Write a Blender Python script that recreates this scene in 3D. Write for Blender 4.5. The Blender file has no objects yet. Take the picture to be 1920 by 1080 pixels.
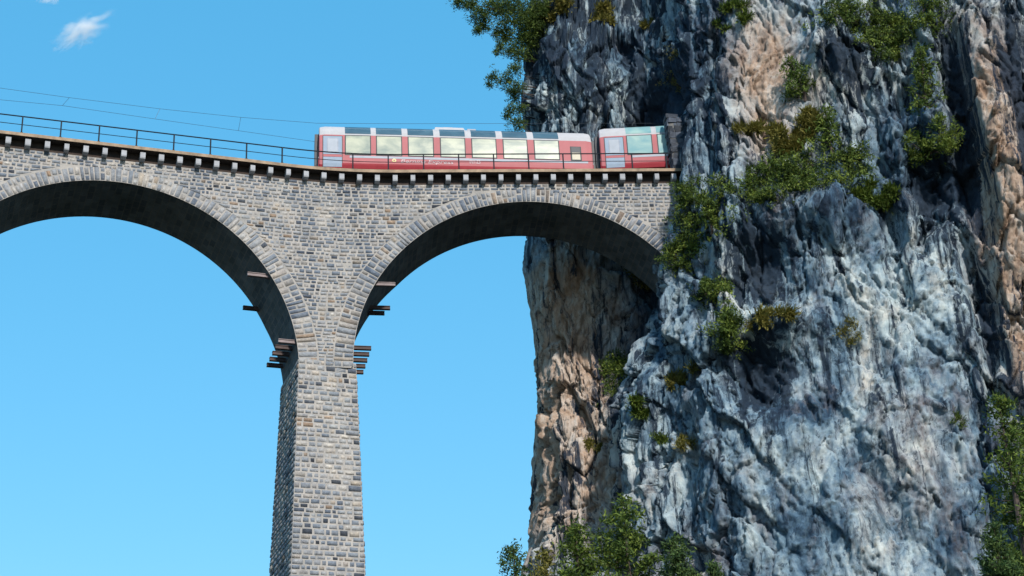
import bpy, math, random
import numpy as np
from mathutils import Matrix, Vector
from mathutils.bvhtree import BVHTree

random.seed(7); rng = np.random.default_rng(7)
scene = bpy.context.scene
COL = scene.collection

# ------------------------------------------------------------------ camera, sky, sun, exposure
CAM_Z = 1.7
F_PX = 3200.0                       # focal length in pixels of the 1920 wide photograph
PITCH, ROLL = math.radians(25.245), math.radians(2.7)
cam_d = bpy.data.cameras.new('camera'); cam = bpy.data.objects.new('camera', cam_d); COL.objects.link(cam)
cam_d.sensor_width = 36.0; cam_d.lens = F_PX / 1920 * 36.0
cam_d.clip_start = 0.5; cam_d.clip_end = 20000
cam.matrix_world = Matrix.Translation((0, 0, CAM_Z)) @ Matrix.Rotation(math.pi/2 + PITCH, 4, 'X') @ Matrix.Rotation(-ROLL, 4, 'Z')
scene.camera = cam

SUN_EL, SUN_AZ = math.radians(34), math.radians(159)     # azimuth clockwise from +Y (the view direction)
world = bpy.data.worlds.new('World'); scene.world = world; world.use_nodes = True
wn, wl = world.node_tree.nodes, world.node_tree.links
bg = wn['Background']; sky = wn.new('ShaderNodeTexSky'); sky.sky_type = 'NISHITA'
sky.sun_disc = False; sky.sun_elevation = SUN_EL; sky.sun_rotation = SUN_AZ
sky.altitude = 1000; sky.air_density = 1.0; sky.dust_density = 0.6; sky.ozone_density = 1.5
hs = wn.new('ShaderNodeHueSaturation'); hs.inputs['Saturation'].default_value = 2.5; hs.inputs['Hue'].default_value = 0.487; hs.inputs['Value'].default_value = 1.33
gm = wn.new('ShaderNodeGamma'); gm.inputs['Gamma'].default_value = 0.38
wl.new(sky.outputs[0], gm.inputs['Color']); wl.new(gm.outputs[0], hs.inputs['Color']); wl.new(hs.outputs[0], bg.inputs['Color'])
bg.inputs['Strength'].default_value = 0.15
sun_d = bpy.data.lights.new('sun', 'SUN'); sun_d.energy = 2.0; sun_d.angle = math.radians(3.0); sun_d.color = (1.0, 0.93, 0.84)
sun = bpy.data.objects.new('sun', sun_d); COL.objects.link(sun)
sdir = Vector((math.sin(SUN_AZ)*math.cos(SUN_EL), math.cos(SUN_AZ)*math.cos(SUN_EL), math.sin(SUN_EL)))
sun.rotation_euler = (-sdir).to_track_quat('-Z', 'Y').to_euler(); sun.location = (60, -60, 120)
vs = scene.view_settings; vs.view_transform = 'Standard'; vs.look = 'None'; vs.gamma = 1.0; vs.exposure = 1.5
scene.cycles.volume_bounces = 3; scene.cycles.volume_step_rate = 2.0; scene.cycles.volume_max_steps = 128

# ------------------------------------------------------------------ helpers
def rays(px, py):
    u = (np.asarray(px, float) - 960) / F_PX; v = (540 - np.asarray(py, float)) / F_PX
    c, s = math.cos(ROLL), math.sin(ROLL)
    u2 = c*u + s*v; v2 = -s*u + c*v
    cp, sp = math.cos(PITCH), math.sin(PITCH)
    return np.stack([u2, cp - v2*sp, sp + v2*cp], -1)
def at(px, py, Y):                                  # a point of the place seen at a photo pixel, Y metres ahead
    r = rays(px, py); return r * (Y / r[1]) + np.array([0, 0, CAM_Z])
def proj(X):
    X = np.asarray(X, float) - np.array([0, 0, CAM_Z])
    cp, sp = math.cos(PITCH), math.sin(PITCH)
    d = X[..., 1]*cp + X[..., 2]*sp; u2 = X[..., 0]/d; v2 = (X[..., 2]*cp - X[..., 1]*sp)/d
    c, s = math.cos(ROLL), math.sin(ROLL)
    return np.stack([960 + F_PX*(c*u2 - s*v2), 540 - F_PX*(s*u2 + c*v2)], -1)

def mesh_np(name, V, faces, mats=(), smooth=False, tint=None, midx=None):
    me = bpy.data.meshes.new(name)
    V = np.asarray(V, np.float32).reshape(-1, 3)
    if isinstance(faces, np.ndarray):
        n, k = faces.shape
        me.vertices.add(len(V)); me.vertices.foreach_set('co', V.ravel())
        me.loops.add(n*k); me.loops.foreach_set('vertex_index', faces.astype(np.int32).ravel())
        me.polygons.add(n); me.polygons.foreach_set('loop_start', np.arange(0, n*k, k, dtype=np.int32))
        me.update(calc_edges=True); me.validate()
    else:
        me.from_pydata([tuple(map(float, v)) for v in V], [], [tuple(f) for f in faces]); me.update()
    for m in mats: me.materials.append(m)
    if midx is not None: me.polygons.foreach_set('material_index', np.asarray(midx, np.int32))
    if smooth: me.polygons.foreach_set('use_smooth', np.ones(len(me.polygons), bool))
    if tint is not None:
        a = me.attributes.new('tint', 'FLOAT', 'FACE'); a.data.foreach_set('value', np.asarray(tint, np.float32))
    return me
def obj(name, me, parent=None, label=None, cat=None, group=None, kind=None):
    o = bpy.data.objects.new(name, me); COL.objects.link(o)
    if parent is not None: o.parent = parent
    if label: o['label'] = label
    if cat: o['category'] = cat
    if group: o['group'] = group
    if kind: o['kind'] = kind
    return o
def empty(name, loc=(0, 0, 0), rz=0, **k):
    o = obj(name, None, **k); o.location = loc; o.rotation_euler = (0, 0, rz); o.empty_display_size = 0.3
    return o

class MB:                                           # collects shapes into one mesh
    def __init__(s): s.v = []; s.f = []; s.m = []
    def add(s, vs_, fs, m=0):
        o = len(s.v); s.v += [tuple(map(float, p)) for p in vs_]; s.f += [tuple(i+o for i in f) for f in fs]; s.m += [m]*len(fs)
    def hexa(s, p, m=0):                            # 8 points: bottom ring 0-3, top ring 4-7
        s.add(p, [(3,2,1,0), (4,5,6,7), (0,1,5,4), (1,2,6,5), (2,3,7,6), (3,0,4,7)], m)
    def box(s, x0, x1, y0, y1, z0, z1, m=0):
        s.hexa([(x0,y0,z0),(x1,y0,z0),(x1,y1,z0),(x0,y1,z0),(x0,y0,z1),(x1,y0,z1),(x1,y1,z1),(x0,y1,z1)], m)
    def tube(s, pts, rad, n=8, m=0, cap=True):
        pts = [Vector(p) for p in pts]; rad = rad if hasattr(rad, '__len__') else [rad]*len(pts)
        base = len(s.v); up = Vector((0.13, 0.31, 0.94)).normalized()
        for i, p in enumerate(pts):
            d = (pts[min(i+1, len(pts)-1)] - pts[max(i-1, 0)]).normalized()
            a = d.cross(up)
            if a.length < 1e-3: a = d.cross(Vector((1, 0, 0)))
            a.normalize(); b = d.cross(a)
            for k in range(n):
                t = 2*math.pi*k/n; q = p + (a*math.cos(t) + b*math.sin(t))*rad[i]; s.v.append(tuple(q))
        fs = []
        for i in range(len(pts)-1):
            for k in range(n):
                k2 = (k+1) % n; fs.append((base+i*n+k, base+i*n+k2, base+(i+1)*n+k2, base+(i+1)*n+k))
        if cap: fs.append(tuple(base+k for k in range(n))[::-1]); fs.append(tuple(base+(len(pts)-1)*n+k for k in range(n)))
        s.f += fs; s.m += [m]*len(fs)
    def disc(s, c, axis, r, h, n=20, m=0):
        c = Vector(c); ax = Vector(axis).normalized(); s.tube([c - ax*h/2, c + ax*h/2], r, n, m)
    def build(s, name, mats, parent=None, smooth=False, **k):
        mats = mats if isinstance(mats, (list, tuple)) else [mats]
        return obj(name, mesh_np(name, s.v, s.f, mats, smooth, midx=s.m), parent, **k)

# value noise in numpy
def _h(ix, iy, iz, seed):
    M = np.uint32(0xffffffff)
    h = (ix.astype(np.int64)*374761393 + iy.astype(np.int64)*668265263 + iz.astype(np.int64)*2147483647 % 4294967291 + seed*974634777) & 0xffffffff
    h = (h ^ (h >> 13)) * 1274126177 & 0xffffffff
    h = (h ^ (h >> 16)) * 2246822519 & 0xffffffff
    return ((h ^ (h >> 15)) & 0xffffff) / float(0xffffff)
def vnoise(x, y, z, seed=0):
    xi, yi, zi = np.floor(x), np.floor(y), np.floor(z); fx, fy, fz = x-xi, y-yi, z-zi
    xi, yi, zi = xi.astype(np.int64), yi.astype(np.int64), zi.astype(np.int64)
    s = lambda t: t*t*t*(t*(t*6-15)+10)
    u, v, w = s(fx), s(fy), s(fz); r = 0
    for a in (0, 1):
        for b in (0, 1):
            for c in (0, 1):
                r = r + _h(xi+a, yi+b, zi+c, seed) * (u if a else 1-u) * (v if b else 1-v) * (w if c else 1-w)
    return r*2 - 1
def fbm(x, y, z, octv=4, seed=0, gain=0.5):
    r, a, n = 0, 1.0, 0
    for k in range(octv):
        c, s_ = math.cos(1.1*k), math.sin(1.1*k); X, Z = c*x + s_*z, -s_*x + c*z; X, Y = .8*X + .6*y, -.6*X + .8*y
        r = r + a*vnoise(X*2**k + 17.3*k, Y*2**k - 9.1*k, Z*2**k + 4.7*k, seed+k); n += a; a *= gain
    return r/n
def ridged(x, y, z, octv=4, seed=0):
    r, a, n = 0, 1.0, 0
    for k in range(octv):
        r = r + a*(1-np.abs(vnoise(x*2**k + 7.7*k, y*2**k, z*2**k - 3.1*k, seed+k))*2); n += a; a *= 0.5
    return r/n
def cells(x, y, z, seed=0):                         # F1, F2 distance and a random value and slope of the nearest cell
    xi, yi, zi = np.floor(x).astype(np.int64), np.floor(y).astype(np.int64), np.floor(z).astype(np.int64)
    d1 = np.full(x.shape, 9.0); d2 = np.full(x.shape, 9.0); val = np.zeros(x.shape)
    for a in (-1, 0, 1):
        for b in (-1, 0, 1):
            for c in (-1, 0, 1):
                X, Y, Z = xi+a, yi+b, zi+c
                px = X + _h(X, Y, Z, seed); py = Y + _h(X, Y, Z, seed+1); pz = Z + _h(X, Y, Z, seed+2)
                d = np.sqrt((x-px)**2 + (y-py)**2 + (z-pz)**2); r = _h(X, Y, Z, seed+3)
                t = r-0.5 + (x-px)*(_h(X, Y, Z, seed+4)-.5)*1.4 + (z-pz)*(_h(X, Y, Z, seed+5)-.5)*1.4
                near = d < d1
                d2 = np.where(near, d1, np.minimum(d2, d)); val = np.where(near, t, val); d1 = np.where(near, d, d1)
    return d1, d2, val
def sstep(a, b, x): t = np.clip((x-a)/(b-a), 0, 1); return t*t*(3-2*t)

# ------------------------------------------------------------------ materials
def mat(name):
    m = bpy.data.materials.new(name); m.use_nodes = True; nt = m.node_tree
    return m, nt.nodes, nt.links, nt.nodes['Principled BSDF']
def node(n, t, **kw):
    x = n.new(t)
    for k, v in kw.items():
        if k in x.inputs: x.inputs[k].default_value = v
        else: setattr(x, k, v)
    return x
def ramp(n, stops, interp='LINEAR'):
    r = n.new('ShaderNodeValToRGB'); e = r.color_ramp.elements; r.color_ramp.interpolation = interp
    while len(e) < len(stops): e.new(0.5)
    for i, (p, c) in enumerate(stops): e[i].position = p; e[i].color = (*c, 1) if len(c) == 3 else c
    return r
def mixc(n, l, fac, a, b, mode='MIX'):
    x = n.new('ShaderNodeMix'); x.data_type = 'RGBA'; x.blend_type = mode
    for k, v in ((0, fac), (6, a), (7, b)):
        if hasattr(v, 'is_output'): l.new(v, x.inputs[k])
        elif k == 0: x.inputs[0].default_value = v
        else: x.inputs[k].default_value = (*v, 1)
    return x.outputs[2]
def coords(n, l, scale=(1, 1, 1), src='Object'):
    if src == 'World':
        g = n.new('ShaderNodeNewGeometry'); s = g.outputs['Position']
    else:
        s = n.new('ShaderNodeTexCoord').outputs[src]
    mp = n.new('ShaderNodeMapping'); mp.inputs['Scale'].default_value = scale; l.new(s, mp.inputs[0]); return mp.outputs[0]
def noise(n, l, vec, scale, detail=4, rough=0.55, dist=0.0):
    x = node(n, 'ShaderNodeTexNoise', Scale=scale, Detail=detail, Roughness=rough, Distortion=dist); l.new(vec, x.inputs['Vector']); return x.outputs['Fac']
def bump(n, l, h, strength, dist, p, prev=None):
    b = node(n, 'ShaderNodeBump', Strength=strength, Distance=dist); l.new(h, b.inputs['Height'])
    if prev is not None: l.new(prev, b.inputs['Normal'])
    l.new(b.outputs[0], p.inputs['Normal']); return b.outputs[0]
def plain(name, col, rough=0.6, metal=0.0, var=0.15, scale=3.0, coat=0.0, spec=0.5):
    m, n, l, p = mat(name); v = coords(n, l, src='World')
    f = noise(n, l, v, scale, 5, 0.6)
    a = tuple(c*(1-var) for c in col); b = tuple(min(1, c*(1+var)) for c in col)
    r = ramp(n, [(0.3, a), (0.7, b)]); l.new(f, r.inputs[0]); l.new(r.outputs[0], p.inputs['Base Color'])
    p.inputs['Roughness'].default_value = rough; p.inputs['Metallic'].default_value = metal
    p.inputs['Coat Weight'].default_value = coat; p.inputs['Specular IOR Level'].default_value = spec
    return m

def stone_mat():
    m, n, l, p = mat('stone'); v = coords(n, l, src='World')
    t = node(n, 'ShaderNodeAttribute', attribute_name='tint')
    r = ramp(n, [(0.0, (.035, .04, .05)), (0.10, (.085, .10, .13)), (0.26, (.15, .175, .215)), (0.45, (.21, .225, .25)),
                 (0.62, (.28, .28, .29)), (0.76, (.28, .25, .22)), (0.87, (.22, .16, .12)), (1.0, (.36, .35, .34))])
    l.new(t.outputs['Fac'], r.inputs[0])
    f = noise(n, l, v, 5.0, 6, 0.65); g = ramp(n, [(0.3, (.62, .62, .64)), (0.7, (1.25, 1.25, 1.22))]); l.new(f, g.inputs[0])
    c = mixc(n, l, 1.0, r.outputs[0], g.outputs[0], 'MULTIPLY')
    ag = noise(n, l, coords(n, l, (1, 1, .22), 'World'), .55, 6, .65, .4); a2 = ramp(n, [(0.34, (.58, .63, .70)), (0.5, (1, 1, 1)), (0.66, (1.36, 1.29, 1.18))]); l.new(ag, a2.inputs[0])
    c = mixc(n, l, 1.0, c, a2.outputs[0], 'MULTIPLY')
    l.new(c, p.inputs['Base Color']); p.inputs['Roughness'].default_value = 0.9; p.inputs['Specular IOR Level'].default_value = 0.2
    bump(n, l, noise(n, l, v, 9.0, 6, 0.7), 0.9, 0.06, p)
    return m
def mortar_mat():
    m, n, l, p = mat('mortar'); v = coords(n, l, src='World')
    f = noise(n, l, v, 1.2, 6, 0.7); r = ramp(n, [(0.3, (.20, .20, .20)), (0.55, (.32, .30, .28)), (0.75, (.38, .36, .34))]); l.new(f, r.inputs[0])
    l.new(r.outputs[0], p.inputs['Base Color']); p.inputs['Roughness'].default_value = 0.95; p.inputs['Specular IOR Level'].default_value = 0.1
    bump(n, l, noise(n, l, v, 14.0, 5, 0.7), 0.7, 0.04, p)
    return m
def soffit_mat():                                   # coursed stone of the barrel vault, in the arch's own arc-length coordinates
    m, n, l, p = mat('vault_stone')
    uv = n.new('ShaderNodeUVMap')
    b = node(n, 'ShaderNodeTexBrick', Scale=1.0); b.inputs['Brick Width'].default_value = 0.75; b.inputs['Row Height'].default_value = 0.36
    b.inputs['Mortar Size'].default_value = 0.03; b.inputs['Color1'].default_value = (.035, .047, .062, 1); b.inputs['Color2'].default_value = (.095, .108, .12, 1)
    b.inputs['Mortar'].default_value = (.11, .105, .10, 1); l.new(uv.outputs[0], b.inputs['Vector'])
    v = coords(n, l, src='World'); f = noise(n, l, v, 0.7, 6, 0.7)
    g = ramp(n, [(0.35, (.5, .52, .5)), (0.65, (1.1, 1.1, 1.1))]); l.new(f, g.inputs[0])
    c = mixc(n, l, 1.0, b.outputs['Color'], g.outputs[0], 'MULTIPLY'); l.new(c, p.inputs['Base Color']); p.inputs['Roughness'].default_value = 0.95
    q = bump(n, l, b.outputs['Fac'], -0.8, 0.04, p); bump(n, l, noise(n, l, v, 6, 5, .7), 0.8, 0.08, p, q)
    return m
def rock_mat():
    m, n, l, p = mat('limestone'); w = coords(n, l, src='World')
    big = noise(n, l, coords(n, l, (1, 1, .6), 'World'), 0.2, 6, 0.65, 0.8)
    base = ramp(n, [(0.36, (.03, .062, .105)), (0.44, (.10, .162, .222)), (0.51, (.205, .275, .328)), (0.59, (.325, .383, .41)), (0.70, (.44, .42, .39))]); l.new(big, base.inputs[0])
    med = noise(n, l, coords(n, l, (1, 1, .5), 'World'), .85, 8, 0.72, 0.9)
    g = ramp(n, [(0.35, (.18, .25, .31)), (0.45, (.66, .76, .84)), (0.52, (1.0, 1.03, 1.04)), (0.63, (1.45, 1.42, 1.34))]); l.new(med, g.inputs[0])
    c = mixc(n, l, 1.0, base.outputs[0], g.outputs[0], 'MULTIPLY')
    # ochre stain zones, baked per vertex from the place's own patches
    ta = node(n, 'ShaderNodeAttribute', attribute_name='ochre')
    tn = noise(n, l, coords(n, l, (1, 1, .5), 'World'), 0.7, 7, 0.7, 0.4)
    mm = node(n, 'ShaderNodeMath', operation='MULTIPLY_ADD'); l.new(tn, mm.inputs[0]); mm.inputs[1].default_value = 1.5; mm.inputs[2].default_value = -0.74
    ad = node(n, 'ShaderNodeMath', operation='ADD', use_clamp=True); l.new(mm.outputs[0], ad.inputs[0]); l.new(ta.outputs['Fac'], ad.inputs[1])
    ochre = ramp(n, [(0.3, (.19, .115, .075)), (0.46, (.42, .29, .20)), (0.64, (.52, .45, .39))]); l.new(med, ochre.inputs[0])
    k = node(n, 'ShaderNodeMath', operation='MULTIPLY', use_clamp=True); l.new(ad.outputs[0], k.inputs[0]); k.inputs[1].default_value = 0.85
    c = mixc(n, l, k.outputs[0], c, ochre.outputs[0])
    # black water streaks running down, plus shade of hollows and clefts painted in
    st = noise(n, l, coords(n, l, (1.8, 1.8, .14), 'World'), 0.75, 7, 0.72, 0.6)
    da = node(n, 'ShaderNodeAttribute', attribute_name='streak_shade')
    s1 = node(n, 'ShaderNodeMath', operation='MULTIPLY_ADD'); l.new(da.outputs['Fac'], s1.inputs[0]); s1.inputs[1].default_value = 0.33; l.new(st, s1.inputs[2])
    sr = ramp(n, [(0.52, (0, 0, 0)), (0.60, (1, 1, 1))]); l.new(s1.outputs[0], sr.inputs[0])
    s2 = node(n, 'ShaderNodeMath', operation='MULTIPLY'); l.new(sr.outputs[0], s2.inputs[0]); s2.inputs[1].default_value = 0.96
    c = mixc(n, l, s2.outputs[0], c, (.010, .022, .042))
    # small pits and lichen specks
    sp = noise(n, l, coords(n, l, (1, 1, .6), 'World'), 3.0, 5, 0.75, 0.5); sr2 = ramp(n, [(0.34, (.22, .25, .30)), (0.44, (1, 1, 1))]); l.new(sp, sr2.inputs[0])
    c = mixc(n, l, 1.0, c, sr2.outputs[0], 'MULTIPLY')
    rg = node(n, 'ShaderNodeTexNoise', Scale=.85, Detail=5.0, Roughness=.62, Distortion=.5, noise_type='RIDGED_MULTIFRACTAL'); l.new(coords(n, l, (1, 1, .5), 'World'), rg.inputs['Vector'])
    ck = ramp(n, [(0.0, (1, 1, 1)), (.66, (1, 1, 1)), (.80, (.28, .31, .36))]); l.new(rg.outputs['Fac'], ck.inputs[0]); c = mixc(n, l, .45, c, ck.outputs[0], 'MULTIPLY')
    l.new(c, p.inputs['Base Color']); p.inputs['Roughness'].default_value = 0.92; p.inputs['Specular IOR Level'].default_value = 0.25
    q = bump(n, l, noise(n, l, coords(n, l, (1, 1, .6), 'World'), 3.2, 6, 0.78, 0.6), 0.75, 0.16, p); q = bump(n, l, rg.outputs['Fac'], -.5, .14, p, q)
    bump(n, l, noise(n, l, w, 11, 4, 0.75), 0.8, 0.07, p, q)
    return m
def leaf_mat(name, dark, mid, light):
    m, n, l, p = mat(name)
    t = node(n, 'ShaderNodeAttribute', attribute_name='tint'); r = ramp(n, [(0.0, dark), (0.5, mid), (1.0, light)]); l.new(t.outputs['Fac'], r.inputs[0])
    l.new(r.outputs[0], p.inputs['Base Color']); p.inputs['Roughness'].default_value = 0.7; p.inputs['Specular IOR Level'].default_value = 0.25
    tr = n.new('ShaderNodeBsdfTranslucent'); l.new(r.outputs[0], tr.inputs['Color'])
    mx = n.new('ShaderNodeMixShader'); mx.inputs[0].default_value = 0.25; out = n['Material Output']
    l.new(p.outputs[0], mx.inputs[1]); l.new(tr.outputs[0], mx.inputs[2]); l.new(mx.outputs[0], out.inputs['Surface'])
    return m
def glass_mat(name, a, b, rough=0.3, scale=0.9):   # sun-protection glass, reflection tones painted into the colour
    m, n, l, p = mat(name); f = noise(n, l, coords(n, l, (1, 1, 1.6), 'World'), scale, 3, 0.5, 0.4)
    r = ramp(n, [(0.35, a), (0.65, b)]); l.new(f, r.inputs[0]); l.new(r.outputs[0], p.inputs['Base Color'])
    p.inputs['Roughness'].default_value = rough; p.inputs['Specular IOR Level'].default_value = 0.12
    return m
M = dict(
    stone=stone_mat(), mortar=mortar_mat(), soffit=soffit_mat(), rock=rock_mat(),
    slab=plain('weathered_concrete', (.26, .19, .13), .9, var=.35, scale=2.2), slab_under=plain('shaded_concrete', (.035, .024, .02), .95, var=.3),  # second one: dark brown with the shade under the slab painted in
    corbel=plain('corbel_stone', (.29, .30, .325), .85, var=.2, scale=1.1), iron=plain('rusty_iron', (.05, .032, .03), .7, .3, var=.4),
    iron_pale=plain('painted_iron', (.15, .11, .11), .6, var=.3), rail_grey=plain('painted_steel', (.014, .018, .025), .7, .0, var=.2, spec=.1), wire=plain('copper_wire', (.04, .055, .075), .5, .4),
    red=plain('red_paint', (.36, .125, .135), .45, var=.08, scale=.8, spec=.05), dark_red=plain('deep_red', (.24, .03, .04), .5, var=.08, spec=.05),
    white=plain('white_paint', (.37, .37, .39), .5, var=.06, spec=.05), silver=plain('silver_paint', (.33, .36, .41), .5, .0, var=.06, spec=.05), silver_door=plain('pale_blue_grey_paint', (.24, .30, .38), .5, var=.06, spec=.05),
    gasket=plain('rubber_gasket', (.03, .035, .04), .7), black=plain('black_rubber', (.025, .03, .04), .6), steel=plain('dark_steel', (.08, .08, .085), .5, .6), ac=plain('grey_unit', (.22, .25, .31), .6),
    pane=glass_mat('pale_green_glass', (.13, .18, .165), (.34, .365, .285)), roof_pane=glass_mat('blue_roof_glass', (.035, .08, .12), (.06, .12, .165), .3), cool_pane=glass_mat('aqua_glass', (.14, .28, .31), (.26, .38, .36)),  # pale pane colour imitates bright sky reflected in the glass
    cream=plain('cream_blind', (.5, .45, .36), .8, var=.05), emblem=plain('emblem_yellow', (.5, .4, .16), .5), letter=plain('white_lettering', (.42, .31, .34), .5, var=.03),
    bark=plain('bark', (.05, .036, .03), .9, var=.4, scale=6), ballast=plain('ballast', (.22, .2, .18), .95, var=.4, scale=9),
    grass=plain('meadow', (.045, .05, .035), .95, var=.4, scale=.5), lining=plain('tunnel_lining', (.10, .1, .1), .95, var=.4, scale=1.5),
    needle=leaf_mat('pine_needles', (.016, .034, .008), (.072, .115, .018), (.19, .235, .04)),
    spruce=leaf_mat('spruce_needles', (.012, .030, .014), (.05, .092, .024), (.13, .18, .045)),
    moss=leaf_mat('dry_grass', (.05, .055, .012), (.15, .14, .03), (.27, .23, .06)),
)

# ------------------------------------------------------------------ the line of the viaduct
# straight over each arch, bending round the pier; z is the height of the corbel line (2% grade)
LA, LB, RA, RB = 0.38002, 87.3252, 0.121818, 84.9434
CX = -9.2246; CY = LA*CX + LB; HL, HR = math.atan(LA), math.atan(RA)
TAN = 3.2; RAD = TAN / math.tan((HL-HR)/2); ARC = RAD*(HL-HR)
def path(s):
    s = np.asarray(s, float); a = np.clip((s + ARC/2)/ARC, 0, 1); h = HL + (HR-HL)*a
    x0, y0 = CX - TAN*math.cos(HL), CY - TAN*math.sin(HL)
    x = x0 + np.where(s < -ARC/2, (s+ARC/2)*math.cos(HL), 0) + RAD*(math.sin(HL) - np.sin(h)) + np.where(s > ARC/2, (s-ARC/2)*math.cos(HR), 0)
    y = y0 + np.where(s < -ARC/2, (s+ARC/2)*math.sin(HL), 0) + RAD*(np.cos(h) - math.cos(HL)) + np.where(s > ARC/2, (s-ARC/2)*math.sin(HR), 0)
    return x, y, h
def zdeck(s): return 47.006 + CAM_Z + 0.02*(path(s)[0])
def P(s, t, z):                                     # t: metres towards the valley viewer from the corbel faces
    x, y, h = path(s); s_, t_, z_ = np.broadcast_arrays(np.asarray(s, float), t, z)
    return np.stack([x + np.sin(h)*t_, y - np.cos(h)*t_, z_*np.ones_like(x)], -1)
TW, WID = -0.45, 4.3                                # face of the wall, width of the vault
TC = TW - WID/2                                     # track centre
SL, ZL, SR, ZR, RI = -12.2, 35.1+CAM_Z, 10.56, 35.75+CAM_Z, 9.95
S0, S1 = -30.0, 21.0                                # built length
SLP0 = SL - RI; SPL, SPR = SL + RI, SR - RI         # pier edges at springing
def ring(phi): return 0.82 + 0.22*np.sin(phi)**2
def extr(z, zc):                                    # half chord of the extrados at height z (0 when above)
    h = np.asarray(z, float) - zc; r = RI + 1.0
    for _ in range(6):
        r = RI + ring(np.arccos(np.clip(h/r, -1, 1)))
    return np.sqrt(np.maximum(r*r - h*h, 0)) if h < r else 0.0

viaduct = empty('viaduct', tuple(P(-0.75, TC, 0.0)), label='tall grey stone railway viaduct with two arches and a slender pier', cat='viaduct')
bpy.context.view_layer.update(); VI = viaduct.matrix_world.inverted()
def vobj(name, me, parent=None, **k):
    o = obj(name, me, parent or viaduct, **k)
    if parent is None: o.matrix_parent_inverse = VI
    else: o.matrix_parent_inverse = VI if False else Matrix()
    return o
# meshes are written in world coordinates: parts directly below the viaduct carry the inverse, their children sit at identity

# spandrel walls with the arch openings
def wall_mesh():
    ss = list(np.arange(S0, S1+.01, .5))
    for c in (SL, SR):
        ss += [c - RI*math.cos(a) for a in np.linspace(0, math.pi, 64)]
    ss += [SLP0 - 2.95, SPL, SPR]; ss = np.unique(np.round(np.array(ss), 4)); ss = ss[(ss >= S0) & (ss <= S1)]
    V, Fc = [], []
    def bottom(s, side):
        for c, zc in ((SL, ZL), (SR, ZR)):
            if abs(s-c) < RI - 1e-6: return zc + math.sqrt(max(RI*RI - (s-c)**2, 0))
            if abs(abs(s-c) - RI) <= 1e-3: return zc
        if s < SLP0 - 2.95:
            c = SLP0 - 2.95 - RI; return ZL - .4 + math.sqrt(max(RI*RI - (s-c)**2, 0))
        return (ZL+ZR)/2 if s < 0.8 and s > -3 else (ZL if s < 0 else ZR)
    for side, t in ((0, TW), (1, TW-WID)):
        b = len(V)
        for s in ss:
            V.append(P(s, t, bottom(s, side))); V.append(P(s, t, zdeck(s)+.28))
        for i in range(len(ss)-1):
            f = (b+2*i, b+2*i+2, b+2*i+3, b+2*i+1); Fc.append(f if side == 0 else f[::-1])
    n = len(ss)
    for i in range(n-1):                            # top
        Fc.append((2*i+1, 2*i+3, 2*n+2*i+3, 2*n+2*i+1))
    return mesh_np('spandrel_wall', V, Fc, [M['mortar']])
wall = vobj('spandrel_wall', wall_mesh())
def vault_mesh(c, zc, a0=-math.pi/2, a1=math.pi/2):
    A = np.linspace(a0, a1, 73); T = np.linspace(TW, TW-WID, 5); V, Fc, UV = [], [], []
    for a in A:
        for t in T: V.append(P(c + RI*math.sin(a), t, zc + RI*math.cos(a)))
    for i in range(len(A)-1):
        for j in range(len(T)-1):
            q = (i*5+j, i*5+j+1, (i+1)*5+j+1, (i+1)*5+j); Fc.append(q)
    me = mesh_np('arch', V, Fc, [M['soffit']], smooth=True)
    uv = me.uv_layers.new(name='UVMap')
    for poly in me.polygons:
        for li in poly.loop_indices:
            vi = me.loops[li].vertex_index; uv.data[li].uv = (T[vi % 5], A[vi//5]*RI)
    return me
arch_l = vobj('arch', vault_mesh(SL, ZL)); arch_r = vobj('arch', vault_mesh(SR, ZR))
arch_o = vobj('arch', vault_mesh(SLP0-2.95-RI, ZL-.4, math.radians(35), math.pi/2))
# piers: tapered shafts
BAT = 0.030
def pier_corner(sc, half, zs, s_sign, t_front, z):
    d = BAT*(zs - z); return P(sc, 0, 0), sc + s_sign*(half + d), (TW + d*.9 if t_front else TW - WID - d*.9)
def pier_mesh(sc, half, zs, h=None):
    x, y, h0 = path(sc); h = float(h0) if h is None else h; V, Fc = [], []
    ax = np.array([math.cos(h), math.sin(h), 0]); an = np.array([math.sin(h), -math.cos(h), 0]); o = np.array([x, y, 0])
    zz = [zs, zs-6, zs-12, zs-20, -0.6]
    for z in zz:
        d = BAT*(zs-z)
        for ds, dt in ((-half-d, TW+d*.9), (half+d, TW+d*.9), (half+d, TW-WID-d*2.2), (-half-d, TW-WID-d*2.2)):
            V.append(o + ax*ds + an*dt + np.array([0, 0, z]))
    for i in range(len(zz)-1):
        for k in range(4):
            k2 = (k+1) % 4; Fc.append((i*4+k, (i+1)*4+k, (i+1)*4+k2, i*4+k2))
    Fc.append((0, 1, 2, 3)); return mesh_np('pier', V, Fc, [M['mortar']]), o, ax, an
PSC, PH, PZ = -.70, 1.56, ZR + .02
pm, PO, PAX, PAN = pier_mesh(PSC, PH, PZ, math.radians(20.6)); pier = vobj('pier', pm)
pm2, *_ = pier_mesh(SLP0-1.475, 1.47, ZL-.2); pier2 = vobj('pier', pm2)

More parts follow.
